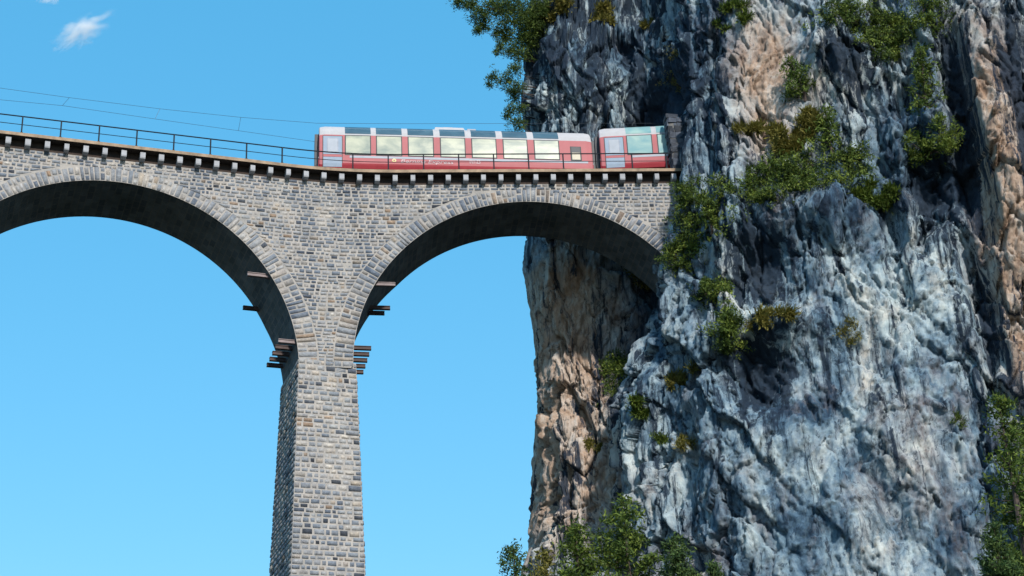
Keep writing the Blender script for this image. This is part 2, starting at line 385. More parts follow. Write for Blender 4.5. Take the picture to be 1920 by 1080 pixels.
# ---- stones: each a chamfered block standing proud of the mortar
stones = []                                         # (parent, name, verts, tint, area, centre)
def add_stone(parent, name, quad, nrm, proud, tint):
    q = np.array(quad, float); c = q.mean(0); nrm = np.asarray(nrm, float)
    e1 = np.linalg.norm(q[1]-q[0]); e2 = np.linalg.norm(q[3]-q[0]); ins = min(.035, .16*min(e1, e2))
    fr = []
    for p in q:
        d = c - p; d = d/ (np.linalg.norm(d)+1e-9)
        fr.append(p + d*ins*1.5 + nrm*(proud + random.uniform(-.018, .018)))
    bk = q - nrm*0.05
    stones.append((parent, name, np.vstack([bk, fr]), tint, e1*e2, c))
def tint_pick():
    r = random.random()
    if r < .07: return random.uniform(0, .12)
    if r < .24: return random.uniform(.17, .34)
    if r < .78: return random.uniform(.38, .68)
    if r < .88: return random.uniform(.66, .80)
    if r < .91: return random.uniform(.82, .9)
    return random.uniform(.94, 1)
def split(a, b, lo, hi):
    xs = [a]
    while xs[-1] < b - hi*.9:
        xs.append(xs[-1] + random.uniform(lo, hi))
    if b - xs[-1] < lo*.7 and len(xs) > 1: xs[-1] = b
    else: xs.append(b)
    return xs
J = 0.024                                           # half a joint
# spandrel courses, parallel to the deck
d = 0.0; DMAX = 12.5
while d < DMAX:
    hgt = random.uniform(.17, .28); d0, d1 = d, d + hgt; d = d1
    def zat(s, dd): return zdeck(s) - .20 - dd
    def lims(dd):                                   # s intervals at this depth
        out = []; zl_, zr_, = zat(SL, dd), zat(SR, dd)
        el = extr(zat(SL+8, dd) if True else 0, ZL); er = extr(zat(SR-8, dd), ZR)
        el2 = extr(zat(SL-8, dd), ZL); er2 = extr(zat(SR+8, dd), ZR)
        return el2, el, er, er2
    a, b = lims(d0+J), lims(d1-J)
    zmid = zat(-.75, (d0+d1)/2)
    if zmid < PZ - .3: break
    ivs = []
    full_l = b[0] < .6 or b[1] < .6; full_r = b[2] < .6 or b[3] < .6
    edges0 = [S0]; edges1 = [S0]
    segs = []
    cur = (-29.5, -29.5)
    if not full_l:
        segs.append((cur, (SL-a[0], SL-b[0]))); cur = (SL+a[1], SL+b[1])
    if not full_r:
        segs.append((cur, (SR-a[2], SR-b[2]))); cur = (SR+a[3], SR+b[3])
    segs.append((cur, (20.6, 20.6)))
    for (l0, l1), (r0, r1) in segs:
        lo_, hi_ = (l0+l1)/2, (r0+r1)/2
        if hi_ - lo_ < .18: continue
        xs = split(lo_, hi_, .20, .56)
        for i in range(len(xs)-1):
            sa0 = l0 if i == 0 else xs[i]; sa1 = l1 if i == 0 else xs[i]
            sb0 = r0 if i == len(xs)-2 else xs[i+1]; sb1 = r1 if i == len(xs)-2 else xs[i+1]
            jt = random.uniform(-.02, .02)
            if sb1 - sa1 < .1 or sb0 - sa0 < .06: continue
            q = [P(sa1+J, TW, zat(sa1, d1-J)+jt), P(sb1-J, TW, zat(sb1, d1-J)+jt), P(sb0-J, TW, zat(sb0, d0+J)+jt), P(sa0+J, TW, zat(sa0, d0+J)+jt)]
            h = float(path((sa0+sb0)/2)[2])
            add_stone(wall, 'stone', q, (math.sin(h), -math.cos(h), 0), random.uniform(.012, .045), tint_pick() if d0 > 1.25 or random.random() < .4 else random.uniform(.14, .42))
# pier courses on the front and on the face towards the left arch, and on the other side
def pier_face(which, zlo, lo, hi):
    z = PZ
    while z > zlo:
        hgt = random.uniform(.21, .34); z0, z1 = z - hgt + J, z - J; z -= hgt
        dm0, dm1 = BAT*(PZ-z0), BAT*(PZ-z1)
        def pt(u, top):                             # u in -1..1 along the face
            dd = dm1 if top else dm0; zz = z1 if top else z0
            if which == 'front': return PO + PAX*(u*(PH+dd)) + PAN*(TW+dd*.9) + np.array([0, 0, zz])
            dep = WID/2 + dd*1.55; tm = TC - .65*dd; sgn = -1 if which == 'left' else 1
            return PO + PAX*(sgn*(PH+dd)) + PAN*(tm + u*dep) + np.array([0, 0, zz])
        L = (PH+dm0) if which == 'front' else WID/2
        xs = split(-L, L, lo, hi); nr = PAN if which == 'front' else (-PAX if which == 'left' else PAX)
        for i in range(len(xs)-1):
            u0, u1 = (xs[i]+J)/L, (xs[i+1]-J)/L
            if i == 0: u0 = -1
            if i == len(xs)-2: u1 = 1
            big = 1 if i in (0, len(xs)-2) else 0
            add_stone(pier, 'stone', [pt(u0, 0), pt(u1, 0), pt(u1, 1), pt(u0, 1)], nr, random.uniform(.012, .05) + .012*big, tint_pick())
pier_face('front', 17, .24, .64); pier_face('left', 17, .35, .8); pier_face('right', 17, .35, .8)
# voussoirs
def voussoirs(c, zc, par, p0, p1):
    p = p0
    while p < p1:
        w = random.uniform(.19, .34)/RI; a0, a1 = p + J/RI, p + w - J/RI; p += w
        th = float(ring((a0+a1)/2)); k = random.random()
        cuts = [0, th*random.uniform(.95, 1.05)] if k < .4 else [0, th*random.uniform(.38, .62), th*random.uniform(.97, 1.06)]
        for i in range(len(cuts)-1):
            r0 = RI + cuts[i] + (J if i else 0); r1 = RI + cuts[i+1] - J
            def pt(a, r):
                s = c + r*math.sin(a); return P(s, TW, zc + r*math.cos(a))
            h = float(path(c + RI*math.sin(p))[2]); t = tint_pick()
            if t < .06: t = random.uniform(.2, .62)
            add_stone(par, 'voussoir', [pt(a0, r0), pt(a1, r0), pt(a1, r1), pt(a0, r1)], (math.sin(h), -math.cos(h), 0), random.uniform(.015, .05), t)
voussoirs(SL, ZL, arch_l, math.radians(-88), math.radians(86.4)); voussoirs(SR, ZR, arch_r, math.radians(-91.5), math.radians(88))

SF = np.array([(4,5,6,7), (0,1,5,4), (1,2,6,5), (2,3,7,6), (3,0,4,7)])
def stone_winding(v):                               # front face must look outwards
    n = np.cross(v[5]-v[4], v[6]-v[4]); return SF if np.dot(n, v[4]-v[0]) > 0 else SF[:, ::-1]
def in_view(c): p = proj(c); return -10 < p[0] < 1330 and -10 < p[1] < 1095
for par in (wall, pier, arch_l, arch_r):
    mine = [s for s in stones if s[0] is par]
    vis = sorted([i for i, s in enumerate(mine) if in_view(s[5]) and not (par is pier and np.dot(np.cross(s[2][5]-s[2][4], s[2][6]-s[2][4]), s[5]) > 0 and False)], key=lambda i: -mine[i][4])
    lim = {wall: 170, pier: 125}.get(par, 140)
    if par is pier: vis = [i for i in vis if abs(np.dot(mine[i][5]-PO, PAX)) < PH+.5 and np.dot(mine[i][5]-PO, PAN) > TW-.2 or np.dot(mine[i][5]-PO, PAX) < -PH+.05]
    single = set(vis[:lim])
    V, Fc, T = [], [], []
    for i, s in enumerate(mine):
        f = stone_winding(s[2])
        if i in single:
            o = obj(s[1], mesh_np(s[1], s[2], f, [M['stone']], tint=[s[3]]*5), par)
        else:
            Fc.append(f + len(V)*8); V.append(s[2]); T += [s[3]]*5
    if V: obj('stonework', mesh_np('stonework', np.concatenate(V), np.concatenate(Fc), [M['stone']], tint=T), par, kind='stuff')

# ---- deck: slab, corbels, ballast, iron beams at the springing
def sweep(sec, s0, s1, step=.5, zf=zdeck, mats=None, name='deck_slab', midx=None):
    ss = np.arange(s0, s1+.01, step); V, Fc, MI = [], [], []; k = len(sec)
    for s in ss:
        for t, z in sec: V.append(P(s, t, float(zf(s)) + z))
    for i in range(len(ss)-1):
        for j in range(k):
            j2 = (j+1) % k; Fc.append((i*k+j, i*k+j2, (i+1)*k+j2, (i+1)*k+j)[::-1]); MI.append(midx[j] if midx else 0)
    Fc.append(tuple(range(k))); MI.append(0); Fc.append(tuple((len(ss)-1)*k+j for j in range(k))[::-1]); MI.append(0)
    return mesh_np(name, V, Fc, mats, midx=MI)
TB = TW - WID
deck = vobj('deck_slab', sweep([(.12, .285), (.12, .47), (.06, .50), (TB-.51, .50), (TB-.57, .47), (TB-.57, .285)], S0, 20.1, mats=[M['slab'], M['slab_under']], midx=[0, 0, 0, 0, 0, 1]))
vobj('shade_strip', sweep([(TW+.012, -.20), (TW+.012, .283), (TW-.2, .283), (TW-.2, -.20)][::-1], S0, 20, mats=[M['slab_under']], name='shade_strip'))  # dark strip between the corbels, the slab's shadow painted as colour
def corbel_mesh():
    b = MB(); b.hexa([(-.14, -.6, -.10), (.14, -.6, -.10), (.14, 0, -.17), (-.14, 0, -.17), (-.14, -.6, .275), (.14, -.6, .275), (.14, 0, .2), (-.14, 0, .2)][:8])
    return b
def make_corbel():
    # local: x along the wall, y outwards, z up; rounded nose
    b = MB(); pr = [(-.65, -.20), (-.12, -.20), (-.03, -.17), (0, -.10), (0, .16), (-.03, .22), (-.10, .275), (-.65, .275)]
    n = len(pr); vsx = [(-.135, y, z) for y, z in pr] + [(.135, y, z) for y, z in pr]
    fs = [tuple(range(n)), tuple(range(2*n-1, n-1, -1))] + [(i, n+i, n+(i+1) % n, (i+1) % n) for i in range(n)]
    b.add(vsx, [f[::-1] for f in fs]); return mesh_np('corbel', b.v, b.f, [M['corbel']])
cm = make_corbel(); s_c0 = None
xs_first = -26.11                                   # first corbel in the photograph
s_first = -(ARC/2) - math.hypot(CX - TAN*math.cos(HL) - xs_first, (CX - TAN*math.cos(HL) - xs_first)*LA)
for side in (0, 1):
    for k in range(-3, 39):
        if side == 1: break
        s = s_first + k*1.0; x, y, h = path(s)
        o = obj('corbel', cm, viaduct); o.matrix_parent_inverse = VI
        p = P(s, 0.0, float(zdeck(s))); o.location = p; o.rotation_euler = (0, 0, float(h)); o.scale = (1+random.uniform(-.08, .08), -1, 1+random.uniform(-.06, .06))
def beam(s0, s1, t, z, m, hh=.085, hw=.07):
    b = MB(); v = []
    for zz in (z-hh, z+hh):
        v += [P(s0, t-hw, zz), P(s1, t-hw, zz), P(s1, t+hw, zz), P(s0, t+hw, zz)]
    b.hexa([v[0], v[1], v[2], v[3], v[4], v[5], v[6], v[7]])
    for z_ in (z-hh, z+hh):                         # flanges
        v = []
        for zz in (z_-.018, z_+.018): v += [P(s0, t-hw*1.5, zz), P(s1+(.004 if s1 > s0 else -.004), t-hw*1.5, zz), P(s1+(.004 if s1 > s0 else -.004), t+hw*1.5, zz), P(s0, t+hw*1.5, zz)]
        b.hexa(v)
    o = b.build('iron_beam', m, viaduct); o.matrix_parent_inverse = VI
for i in range(5):
    t = TW - .35 - i*.84
    beam(SPR-.4, SPR+.98-.03*i, t, ZR+1.0, M['iron'])
    beam(SPL+.4, SPL-1.05+.03*i, t, ZL+1.75, M['iron_pale'] if i == 0 else M['iron'])
beam(SPR+.6, SPR+2.3, TW-.35, ZR+4.85, M['iron_pale']); beam(SPR+.6, SPR+2.15, TW-2.9, ZR+4.6, M['iron']); beam(SPR+.5, SPR+1.9, TW-3.5, ZR+4.55, M['iron'])
beam(SPL-.6, SPL-2.8, TW-.35, ZL+5.5, M['iron_pale']); beam(SPL-.5, SPL-2.3, TW-3.9, ZL+5.15, M['iron'])

# track on the deck
track = empty('railway_track', tuple(P(-20, TC, float(zdeck(-20))+.5)), label='ballasted railway track running along the viaduct deck', cat='track')
bpy.context.view_layer.update(); TI = track.matrix_world.inverted()
def tobj(name, me):
    o = obj(name, me, track); o.matrix_parent_inverse = TI; return o
tobj('ballast', sweep([(TC+1.55, .504), (TC+1.2, .66), (TC-1.2, .66), (TC-1.55, .504)], S0, 24, mats=[M['ballast']], name='ballast'))
for sg in (-1, 1):
    tobj('rail', sweep([(TC+sg*.5-.035, .63), (TC+sg*.5-.035, .80), (TC+sg*.5+.035, .80), (TC+sg*.5+.035, .63)][::-1], S0, 24, mats=[M['steel']], name='rail'))

# railing along the front edge
railing = empty('railing', tuple(P(-20, .0, float(zdeck(-20))+.5)), label='thin dark steel railing along the front edge of the viaduct deck', cat='railing')
bpy.context.view_layer.update(); RI_ = railing.matrix_world.inverted()
def line_tube(s0, s1, t, z, r, n=6, step=.5):
    b = MB(); b.tube([P(s, t, float(zdeck(s))+z) for s in np.arange(s0, s1+.01, step)], r, n); return b
for nm, z, r in (('top_rail', 1.52, .036), ('mid_rail', 1.02, .02)):
    o = line_tube(S0, 19.3, .0, z, r).build(nm, M['rail_grey'], railing); o.matrix_parent_inverse = RI_
s_p = s_first + .62
for k in range(-2, 24):
    s = s_p + 2.0*k
    if s < S0 or s > 19.3: continue
    b = MB(); z = float(zdeck(s)); x, y, h = path(s); p = P(s, 0, z); ax = np.array([math.cos(h), math.sin(h), 0]); an = np.array([math.sin(h), -math.cos(h), 0])
    for w, dpt, z0, z1 in ((.036, .036, .50, 1.50), (.07, .07, .495, .53)):
        b.hexa([p+ax*i*w+an*j*dpt+np.array([0, 0, zz]) for zz in (z0, z1) for i, j in ((-1, 1), (1, 1), (1, -1), (-1, -1))])
    o = b.build('post', M['rail_grey'], railing); o.matrix_parent_inverse = RI_

# overhead line
def on_line(px, py, t=TC-1.2, line=(LA, LB)):
    a, bq = line; n = math.sqrt(1+a*a); bb = bq - t*n; r = rays(px, py); k = bb/(r[1]-a*r[0]); return r*k + np.array([0, 0, CAM_Z])
overhead = empty('overhead_line', tuple(on_line(300, 204)), label='overhead contact wire with short droppers above the track left of train', cat='wire')
bpy.context.view_layer.update(); OI = overhead.matrix_world.inverted()
up = [on_line(*q) for q in ((-130, 148), (0, 165), (130, 183), (300, 204), (451.5, 220), (594, 231))]
lo = [on_line(*q) for q in ((-130, 164), (0, 187), (117, 198), (290.6, 223), (447, 245), (594, 266))]
hu = up[-1][2]-float(zdeck(-7)); hl = lo[-1][2]-float(zdeck(-7))
ext = [s for s in (3, 6, 10, 14, 20)]
for nm, pts, hh in (('messenger_wire', up, hu), ('contact_wire', lo, hl)):
    b = MB(); b.tube(pts + [P(s, TC-1.2, float(zdeck(s))+hh) for s in ext], .010, 5)
    o = b.build(nm, M['wire'], overhead); o.matrix_parent_inverse = OI
for i in (2, 3, 4):
    b = MB(); b.tube([up[i], lo[i]], .010, 5); o = b.build('dropper', M['wire'], overhead); o.matrix_parent_inverse = OI

# ------------------------------------------------------------------ cliff
KEYS = {  # height above the camera: plan line from far behind, round the left edge, behind the viaduct, out to the valley face and right
    -6: [(5, 128), (-.6, 104), (-1.2, 95), (.6, 90.5), (2.8, 89), (4.0, 87), (6.0, 82.5), (11, 79.0), (22, 76), (32, 73.5), (52, 68)],
    24: [(5, 128), (.5, 104), (-.3, 96), (1.0, 92.0), (3.2, 90.5), (4.3, 88.5), (6.2, 84.0), (11, 80.6), (22, 77.8), (32, 75.5), (52, 70)],
    33: [(6, 128), (1.6, 104), (.75, 97), (2.0, 93.0), (4.6, 91.8), (5.8, 90), (7.0, 84.6), (11.5, 81.4), (22, 79), (32, 76.5), (52, 71)],
    37: [(6, 128), (2.2, 104), (1.25, 97), (2.4, 93.2), (5.6, 92.2), (7.2, 90.6), (7.9, 84.8), (12, 81.8), (22, 79.3), (32, 77), (52, 71.5)],
    41: [(6, 128), (2.2, 104), (1.5, 97), (2.6, 93.6), (6.4, 92.8), (8.4, 91.4), (8.7, 84.6), (12.5, 82.0), (22, 79.6), (32, 77.3), (52, 72)],
    47: [(6, 128), (1.9, 104), (.95, 97), (2.2, 93.2), (7.6, 93.0), (9.7, 92.2), (9.95, 84.5), (13.2, 82.2), (22, 80), (32, 77.8), (52, 72.5)],
    52: [(6, 128), (2.0, 104), (1.15, 97), (2.4, 92.6), (7.4, 92.2), (9.3, 91.4), (10.3, 84.8), (13.5, 82.6), (22, 80), (32, 78), (52, 73)],
    57: [(6, 128), (2.2, 104), (1.35, 96), (2.8, 92.0), (7.8, 91.4), (10.0, 89.6), (11.3, 85.6), (14, 83.4), (22, 80.5), (32, 78.5), (52, 73.5)],
    70: [(7, 128), (3.2, 104), (2.6, 96), (4.2, 92.2), (8.6, 91.2), (10.8, 89.4), (12, 85.8), (15, 84), (22, 81.5), (32, 79.5), (52, 75)],
}
kz = np.array(sorted(KEYS)); kp = np.array([KEYS[k] for k in kz], float)           # (nk, 11, 2)
wts = [14, 30, 40, 110, 55, 120, 75, 120, 130, 34]                                   # columns per span
uu = np.concatenate([[0]] + [i + np.arange(1, n+1)/n for i, n in enumerate(wts)])
zz = np.unique(np.concatenate([np.linspace(-6, 19, 30), np.linspace(19, 60, 400), np.linspace(60, 70, 24)]))
nu, nz = len(uu), len(zz)
def cat_interp(u, K):                               # Catmull-Rom through the plan points
    i = np.clip(np.floor(u).astype(int), 0, K.shape[-2]-2); f = (u-i)[:, None]
    g = lambda k: K[..., np.clip(k, 0, K.shape[-2]-1), :]
    p0, p1, p2, p3 = g(i-1), g(i), g(i+1), g(i+2)
    soft = .5*(2*p1 + (p2-p0)*f + (2*p0-5*p1+4*p2-p3)*f**2 + (3*p1-p0-3*p2+p3)*f**3); lin = p1 + (p2-p1)*f
    return .6*soft + .4*lin
rows = cat_interp(uu, kp)                           # (nk, nu, 2)
XY = np.empty((nz, nu, 2))
for c in (0, 1):
    for j in range(nu): XY[:, j, c] = np.interp(zz, kz, rows[:, j, c])
X0, Y0 = XY[..., 0], XY[..., 1]; Z0 = np.repeat(zz[:, None], nu, 1) + CAM_Z
dx = np.gradient(X0, axis=1); dy = np.gradient(Y0, axis=1); ln = np.hypot(dx, dy)+1e-9
NX, NY = dy/ln, -dx/ln                              # towards the valley
x, y, z = X0, Y0, Z0
wx = x + 1.1*fbm(x*.25, y*.25, z*.25, 3, 50); wz = z + 1.5*fbm(x*.25, y*.25, z*.25, 3, 60)
hx_ = wx + .22*fbm(x*1.6, y*1.6, z*1.2, 4, 301, .6); hz_ = wz + .35*fbm(x*1.6, y*1.6, z*1.2, 4, 311, .6)
D = .9*fbm(wx*.16, y*.16, wz*.09, 3, 1)
D = D + .55*ridged(wx*.5, y*.5, wz*.09, 3, 11) - .2
c1, c2, cv = cells(hx_*.5 + .15*z, y*.5, hz_*.2, 21); D = D + .95*cv - .30*np.exp(-((c2-c1)/.04)**2)
c1, c2, cv = cells(hx_*1.2 - .3*z, y*1.2, hz_*.48, 31); D = D + .50*cv - .10*np.exp(-((c2-c1)/.05)**2)
c1, c2, cv = cells(hx_*2.9 + .5*z, y*2.9, hz_*1.2, 36); D_small = .19*cv
c1, c2, cv = cells(hx_*6.5 - .9*z, y*6.5, hz_*3.0, 39); D_small = D_small + .085*cv + .09*fbm(x*2.3, y*2.3, z*.9, 4, 41, .68)
# the wall low on the right is smoother, scooped slab; the parts by the left edge are calmer
pxy = proj(np.stack([x, y, z], -1)); PX, PY = pxy[..., 0], pxy[..., 1]
smooth_zone = sstep(440, 620, PY)*sstep(1330, 1480, PX)*(1-sstep(1780, 1860, PX))
D = D*(1-.6*smooth_zone) + smooth_zone*.12*fbm(x*.7 + .45*z, y*.7, z*.4, 6, 81, .62)
pale_zone = np.exp(-(((PX-1455)/75)**4 + ((PY-70)/150)**4))*(y < 90); D = D*(1-.6*pale_zone)
pits = fbm(wx*.9+.2*z, y*.9, wz*.28, 4, 131, .62); D = D - .6*sstep(.24, .5, pits)*(1-.7*smooth_zone)*(1-.6*pale_zone)
D = D + D_small*(1-.35*pale_zone)
# landmarks of this cliff, found on its face (photo pixel, radii in metres, depth)
def bumpf(px, py, rx, rz, amp, Yn=81.0, rot=0.0, p=2.0):
    c = at(px, py, Yn); a, b = x-c[0], z-c[2]
    if rot: a, b = a*math.cos(rot)+b*math.sin(rot), -a*math.sin(rot)+b*math.cos(rot)
    return amp*np.exp(-(np.abs(a/rx)**p + np.abs(b/rz)**p)) * (y < 90)
L = 0
L = L + bumpf(1425, 700, 1.5, 2.3, -1.7) + bumpf(1440, 610, 2.6, .9, 1.1)            # hollow with a brow
L = L + bumpf(1500, 400, 3.6, 1.6, 1.5) + bumpf(1430, 490, 1.5, 2.2, -1.2)           # planted ledge and the dark flutes below
L = L + bumpf(1790, 250, .7, 6.5, -1.5, p=4) + bumpf(1862, 330, 1.3, 9, 1.6)        # deep cleft and the ochre rib beside it
L = L + bumpf(1832, 640, .6, 3.2, -1.1, p=4) + bumpf(1745, 250, 1.6, 1.0, 1.0) + bumpf(1750, 360, 1.4, 2.4, -1.1, p=4)
L = L + bumpf(1590, 120, 1.9, 2.0, 1.2) + bumpf(1430, 120, 2.3, 5.0, -.6, p=4)
L = L + bumpf(1322, 170, .6, 6.0, -1.5, rot=-.10) + bumpf(1370, 330, 1.4, 1.2, .5)
L = L + bumpf(1285, 900, .9, 4, -.8) + bumpf(1640, 950, .8, 4.0, -.8, rot=.35) + bumpf(1560, 700, 2.5, 2.5, -.4) + bumpf(1800, 430, .9, 1.2, .8)
back = (y > 88)
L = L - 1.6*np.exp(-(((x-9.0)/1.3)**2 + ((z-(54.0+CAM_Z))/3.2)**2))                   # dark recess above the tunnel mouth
D = D + L
D = D*(1-.6*sstep(93.2, 96, y))
near_mouth = np.exp(-(((x-10)/1.6)**2 + ((z-49.5)/3.5)**2))*(y < 91); D = D*(1-.75*near_mouth)
calm = np.exp(-(((x-6)/6)**2)) * np.exp(-(((z-49)/6)**2)) * (y > 90); D = D*(1-.5*calm)
XX, YY = X0 + NX*D, Y0 + NY*D; ZZ = Z0 + .35*fbm(x*.5, y*.5, z*.5, 3, 91)*(zz[:, None] > -5)
CV = np.stack([XX, YY, ZZ], -1).reshape(-1, 3)
ii = np.arange(nz-1)[:, None]*nu + np.arange(nu-1)[None]; CF = np.stack([ii, ii+1, ii+nu+1, ii+nu], -1).reshape(-1, 4)
# tunnel mouth: open the face where the line enters
cen = CV[CF].mean(1)
hx, hy = math.cos(HR), math.sin(HR); rel = cen - P(0, 0, 0)
t_c = rel[:, 0]*math.sin(HR) - rel[:, 1]*math.cos(HR); z_c = cen[:, 2] - (47.2+CAM_Z+.5); s_c = rel[:, 0]*hx + rel[:, 1]*hy
rad = np.hypot((t_c-TC)/2.15, np.maximum(z_c-2.6, 0)/2.3)
hole = (s_c > 13) & (s_c < 24) & (rad < 1) & (z_c > -.9) & (np.abs(t_c-TC) < 2.15)
CF = CF[~hole]
cliff_me = mesh_np('cliff', CV, CF, [M['rock']], smooth=False)
def zone(px, py, rx, rz, Yn=81.0): c = at(px, py, Yn); return np.exp(-(((x-c[0])/rx)**2 + ((z-c[2])/rz)**2))
OC = 1.1*zone(1440, 110, 2.0, 5.5)*(y < 90) + 1.2*zone(1868, 330, 1.6, 9)*(y < 90) + 1.1*zone(1890, 620, 1.5, 8) + .45*zone(1300, 1040, 1.5, 2) + .5*zone(1440, 230, 1, 2) + .35*zone(1700, 880, 2.5, 4)
OC = OC + 1.35*np.exp(-(((x-2.6)/3.2)**2))*sstep(27, 33, z)*(1-sstep(46, 50, z))*(y > 87) + .35*np.exp(-(((x-4.0)/2.5)**2))*(1-sstep(28, 33, z))*(y > 84) + .3*(y > 94)*(z < 48)
ST = .9*zone(1425, 690, 1.5, 2.4) + .8*zone(1430, 490, 1.2, 2.2) + .5*zone(1832, 640, .6, 3.4) + .6*zone(1750, 370, 1.6, 2.5) + .7*zone(1580, 120, 1.9, 2) + .6*zone(1790, 240, .6, 6) + .7*zone(1900, 300, .8, 9) + .35*zone(1560, 680, 2.5, 3)  # shade of the hollow, flutes and clefts painted dark into the rock
ST = ST + .9*zone(1222, 205, 1.0, 1.7, 90)*(y > 86) - .9*pale_zone + .30*sstep(48, 51, z)*np.exp(-(((x-6)/6)**4))*(y > 84) + .3*zone(1180, 720, 1.2, 6, 88) + .25*zone(1080, 900, 1.5, 3, 90) + .3*zone(1330, 200, 1.5, 7) - .12*smooth_zone  # recess above the mouth also darkened by colour, as shade
for nm, A in (('ochre', OC), ('streak_shade', ST)):
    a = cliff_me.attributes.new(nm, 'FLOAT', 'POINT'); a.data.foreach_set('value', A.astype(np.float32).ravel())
cliff = obj('cliff', cliff_me, kind='structure', label='sheer pale grey limestone cliff with black streaks and ochre patches', cat='cliff')
bvh = BVHTree.FromPolygons(CV.tolist(), CF.tolist())
def hit(px, py):
    r = Vector(rays(px, py)).normalized(); h = bvh.ray_cast(Vector((0, 0, CAM_Z)), r, 400); return h[0], h[1]
def surf(xw, zw, y0=60): h = bvh.ray_cast(Vector((xw, y0, zw)), Vector((0, 1, 0)), 200); return h[0]

# tunnel lining behind the mouth
b = MB(); prof = [(-2.1, -.6), (-2.15, 1.0), (-2.1, 2.6), (-1.75, 3.7), (-1.0, 4.5), (0, 4.8), (1.0, 4.5), (1.75, 3.7), (2.1, 2.6), (2.15, 1.0), (2.1, -.6)]
ss = np.linspace(20.2, 38, 14); n = len(prof); vv = []
for k, s in enumerate(ss):
    for j, (t, zq) in enumerate(prof): vv.append(P(s, TC + t*1.03 + .004*(s-19)**2*(s > 19), float(zdeck(s)) + .5 + zq*1.03 + .12*math.sin(k*3.1+j*1.7)))
fs = [(i*n+j, i*n+j+1, (i+1)*n+j+1, (i+1)*n+j) for i in range(len(ss)-1) for j in range(n-1)] + [tuple((len(ss)-1)*n+j for j in range(n))]
b.add(vv, fs); b.build('tunnel', M['lining'], kind='structure', label='dark tunnel bore behind the train in the cliff', cat='tunnel')

# masonry pillar at the tunnel mouth
portal = empty('tunnel_portal', tuple(P(19.0, -.78, float(zdeck(19))+.51)), float(HR), label='dark rough stone portal pillar in front of the tunnel mouth', cat='portal')
pw, pd, ph = 1.0, .8, 3.7
b = MB(); b.hexa([(0, -pd, 0), (pw, -pd, 0), (pw, 0, 0), (0, 0, 0), (-.12, -pd, ph-.2), (pw*.4, -pd, ph-.2), (pw*.4, 0, ph-.2), (-.12, 0, ph-.2)]); b.build('core', M['lining'], portal)
zc_ = 0
while zc_ < ph-.1:
    hh = min(random.uniform(.2, .5), ph-zc_); sh = -.15*zc_/ph
    pt_ = 1 - .5*max(0, (zc_-1.8)/2.0)**2 + random.uniform(-.06, .06); xs = split(0, pw*pt_, .3, .6)
    for face in ('front', 'left'):
        xx = xs if face == 'front' else split(0, pd, .35, .6)
        for i in range(len(xx)-1):
            b = MB(); pr = random.uniform(.01, .08); j = random.uniform(.0, .02)
            if face == 'front': b.hexa([(xx[i]+j+sh, -pd-pr, zc_+j), (xx[i+1]-j+sh, -pd-pr*.8, zc_+j), (xx[i+1]-j+sh, -pd+.05, zc_+j), (xx[i]+j+sh, -pd+.05, zc_+j),
                                           (xx[i]+j+sh, -pd-pr, zc_+hh-j), (xx[i+1]-j+sh, -pd-pr*.9, zc_+hh-j), (xx[i+1]-j+sh, -pd+.05, zc_+hh-j), (xx[i]+j+sh, -pd+.05, zc_+hh-j)])
            else: b.hexa([(sh-pr, -xx[i+1]+j, zc_+j), (sh+.05, -xx[i+1]+j, zc_+j), (sh+.05, -xx[i]-j, zc_+j), (sh-pr, -xx[i]-j, zc_+j),
                          (sh-pr, -xx[i+1]+j, zc_+hh-j), (sh+.05, -xx[i+1]+j, zc_+hh-j), (sh+.05, -xx[i]-j, zc_+hh-j), (sh-pr, -xx[i]-j, zc_+hh-j)])
            b.v = [tuple(np.array(q) + rng.normal(size=3)*.025) for q in b.v]; obj('stone', mesh_np('stone', b.v, b.f, [M['stone']], tint=[random.uniform(.0, .11)]*6), portal)
    zc_ += hh

# valley floor
gx = np.concatenate([-np.geomspace(6000, 60, 24), np.linspace(-50, 50, 40), np.geomspace(60, 6000, 24)]); gy = np.concatenate([-np.geomspace(6000, 60, 24), np.linspace(-50, 120, 60), np.geomspace(130, 6000, 24)])
GX, GY = np.meshgrid(gx, gy); GZ = .35*fbm(GX*.05, GY*.05, GX*0, 4, 5) + 13*sstep(45, 84, GY)*sstep(-6, 22, GX)*(GX < 80) - .35 - 3*np.exp(-((GY-62+.2*GX)/9)**2)*(GX < 8)
GZ[(np.abs(GX) < 3) & (np.abs(GY) < 3)] = 0
gi = np.arange(len(gy)-1)[:, None]*len(gx) + np.arange(len(gx)-1)[None]
obj('ground', mesh_np('ground', np.stack([GX, GY, GZ], -1).reshape(-1, 3), np.stack([gi, gi+1, gi+len(gx)+1, gi+len(gx)], -1).reshape(-1, 4), [M['grass']], smooth=True), kind='structure')
def ground_z(xw, yw): return float(np.interp(yw, [45, 84], [0, 13]) if xw > 10 else 4.0)

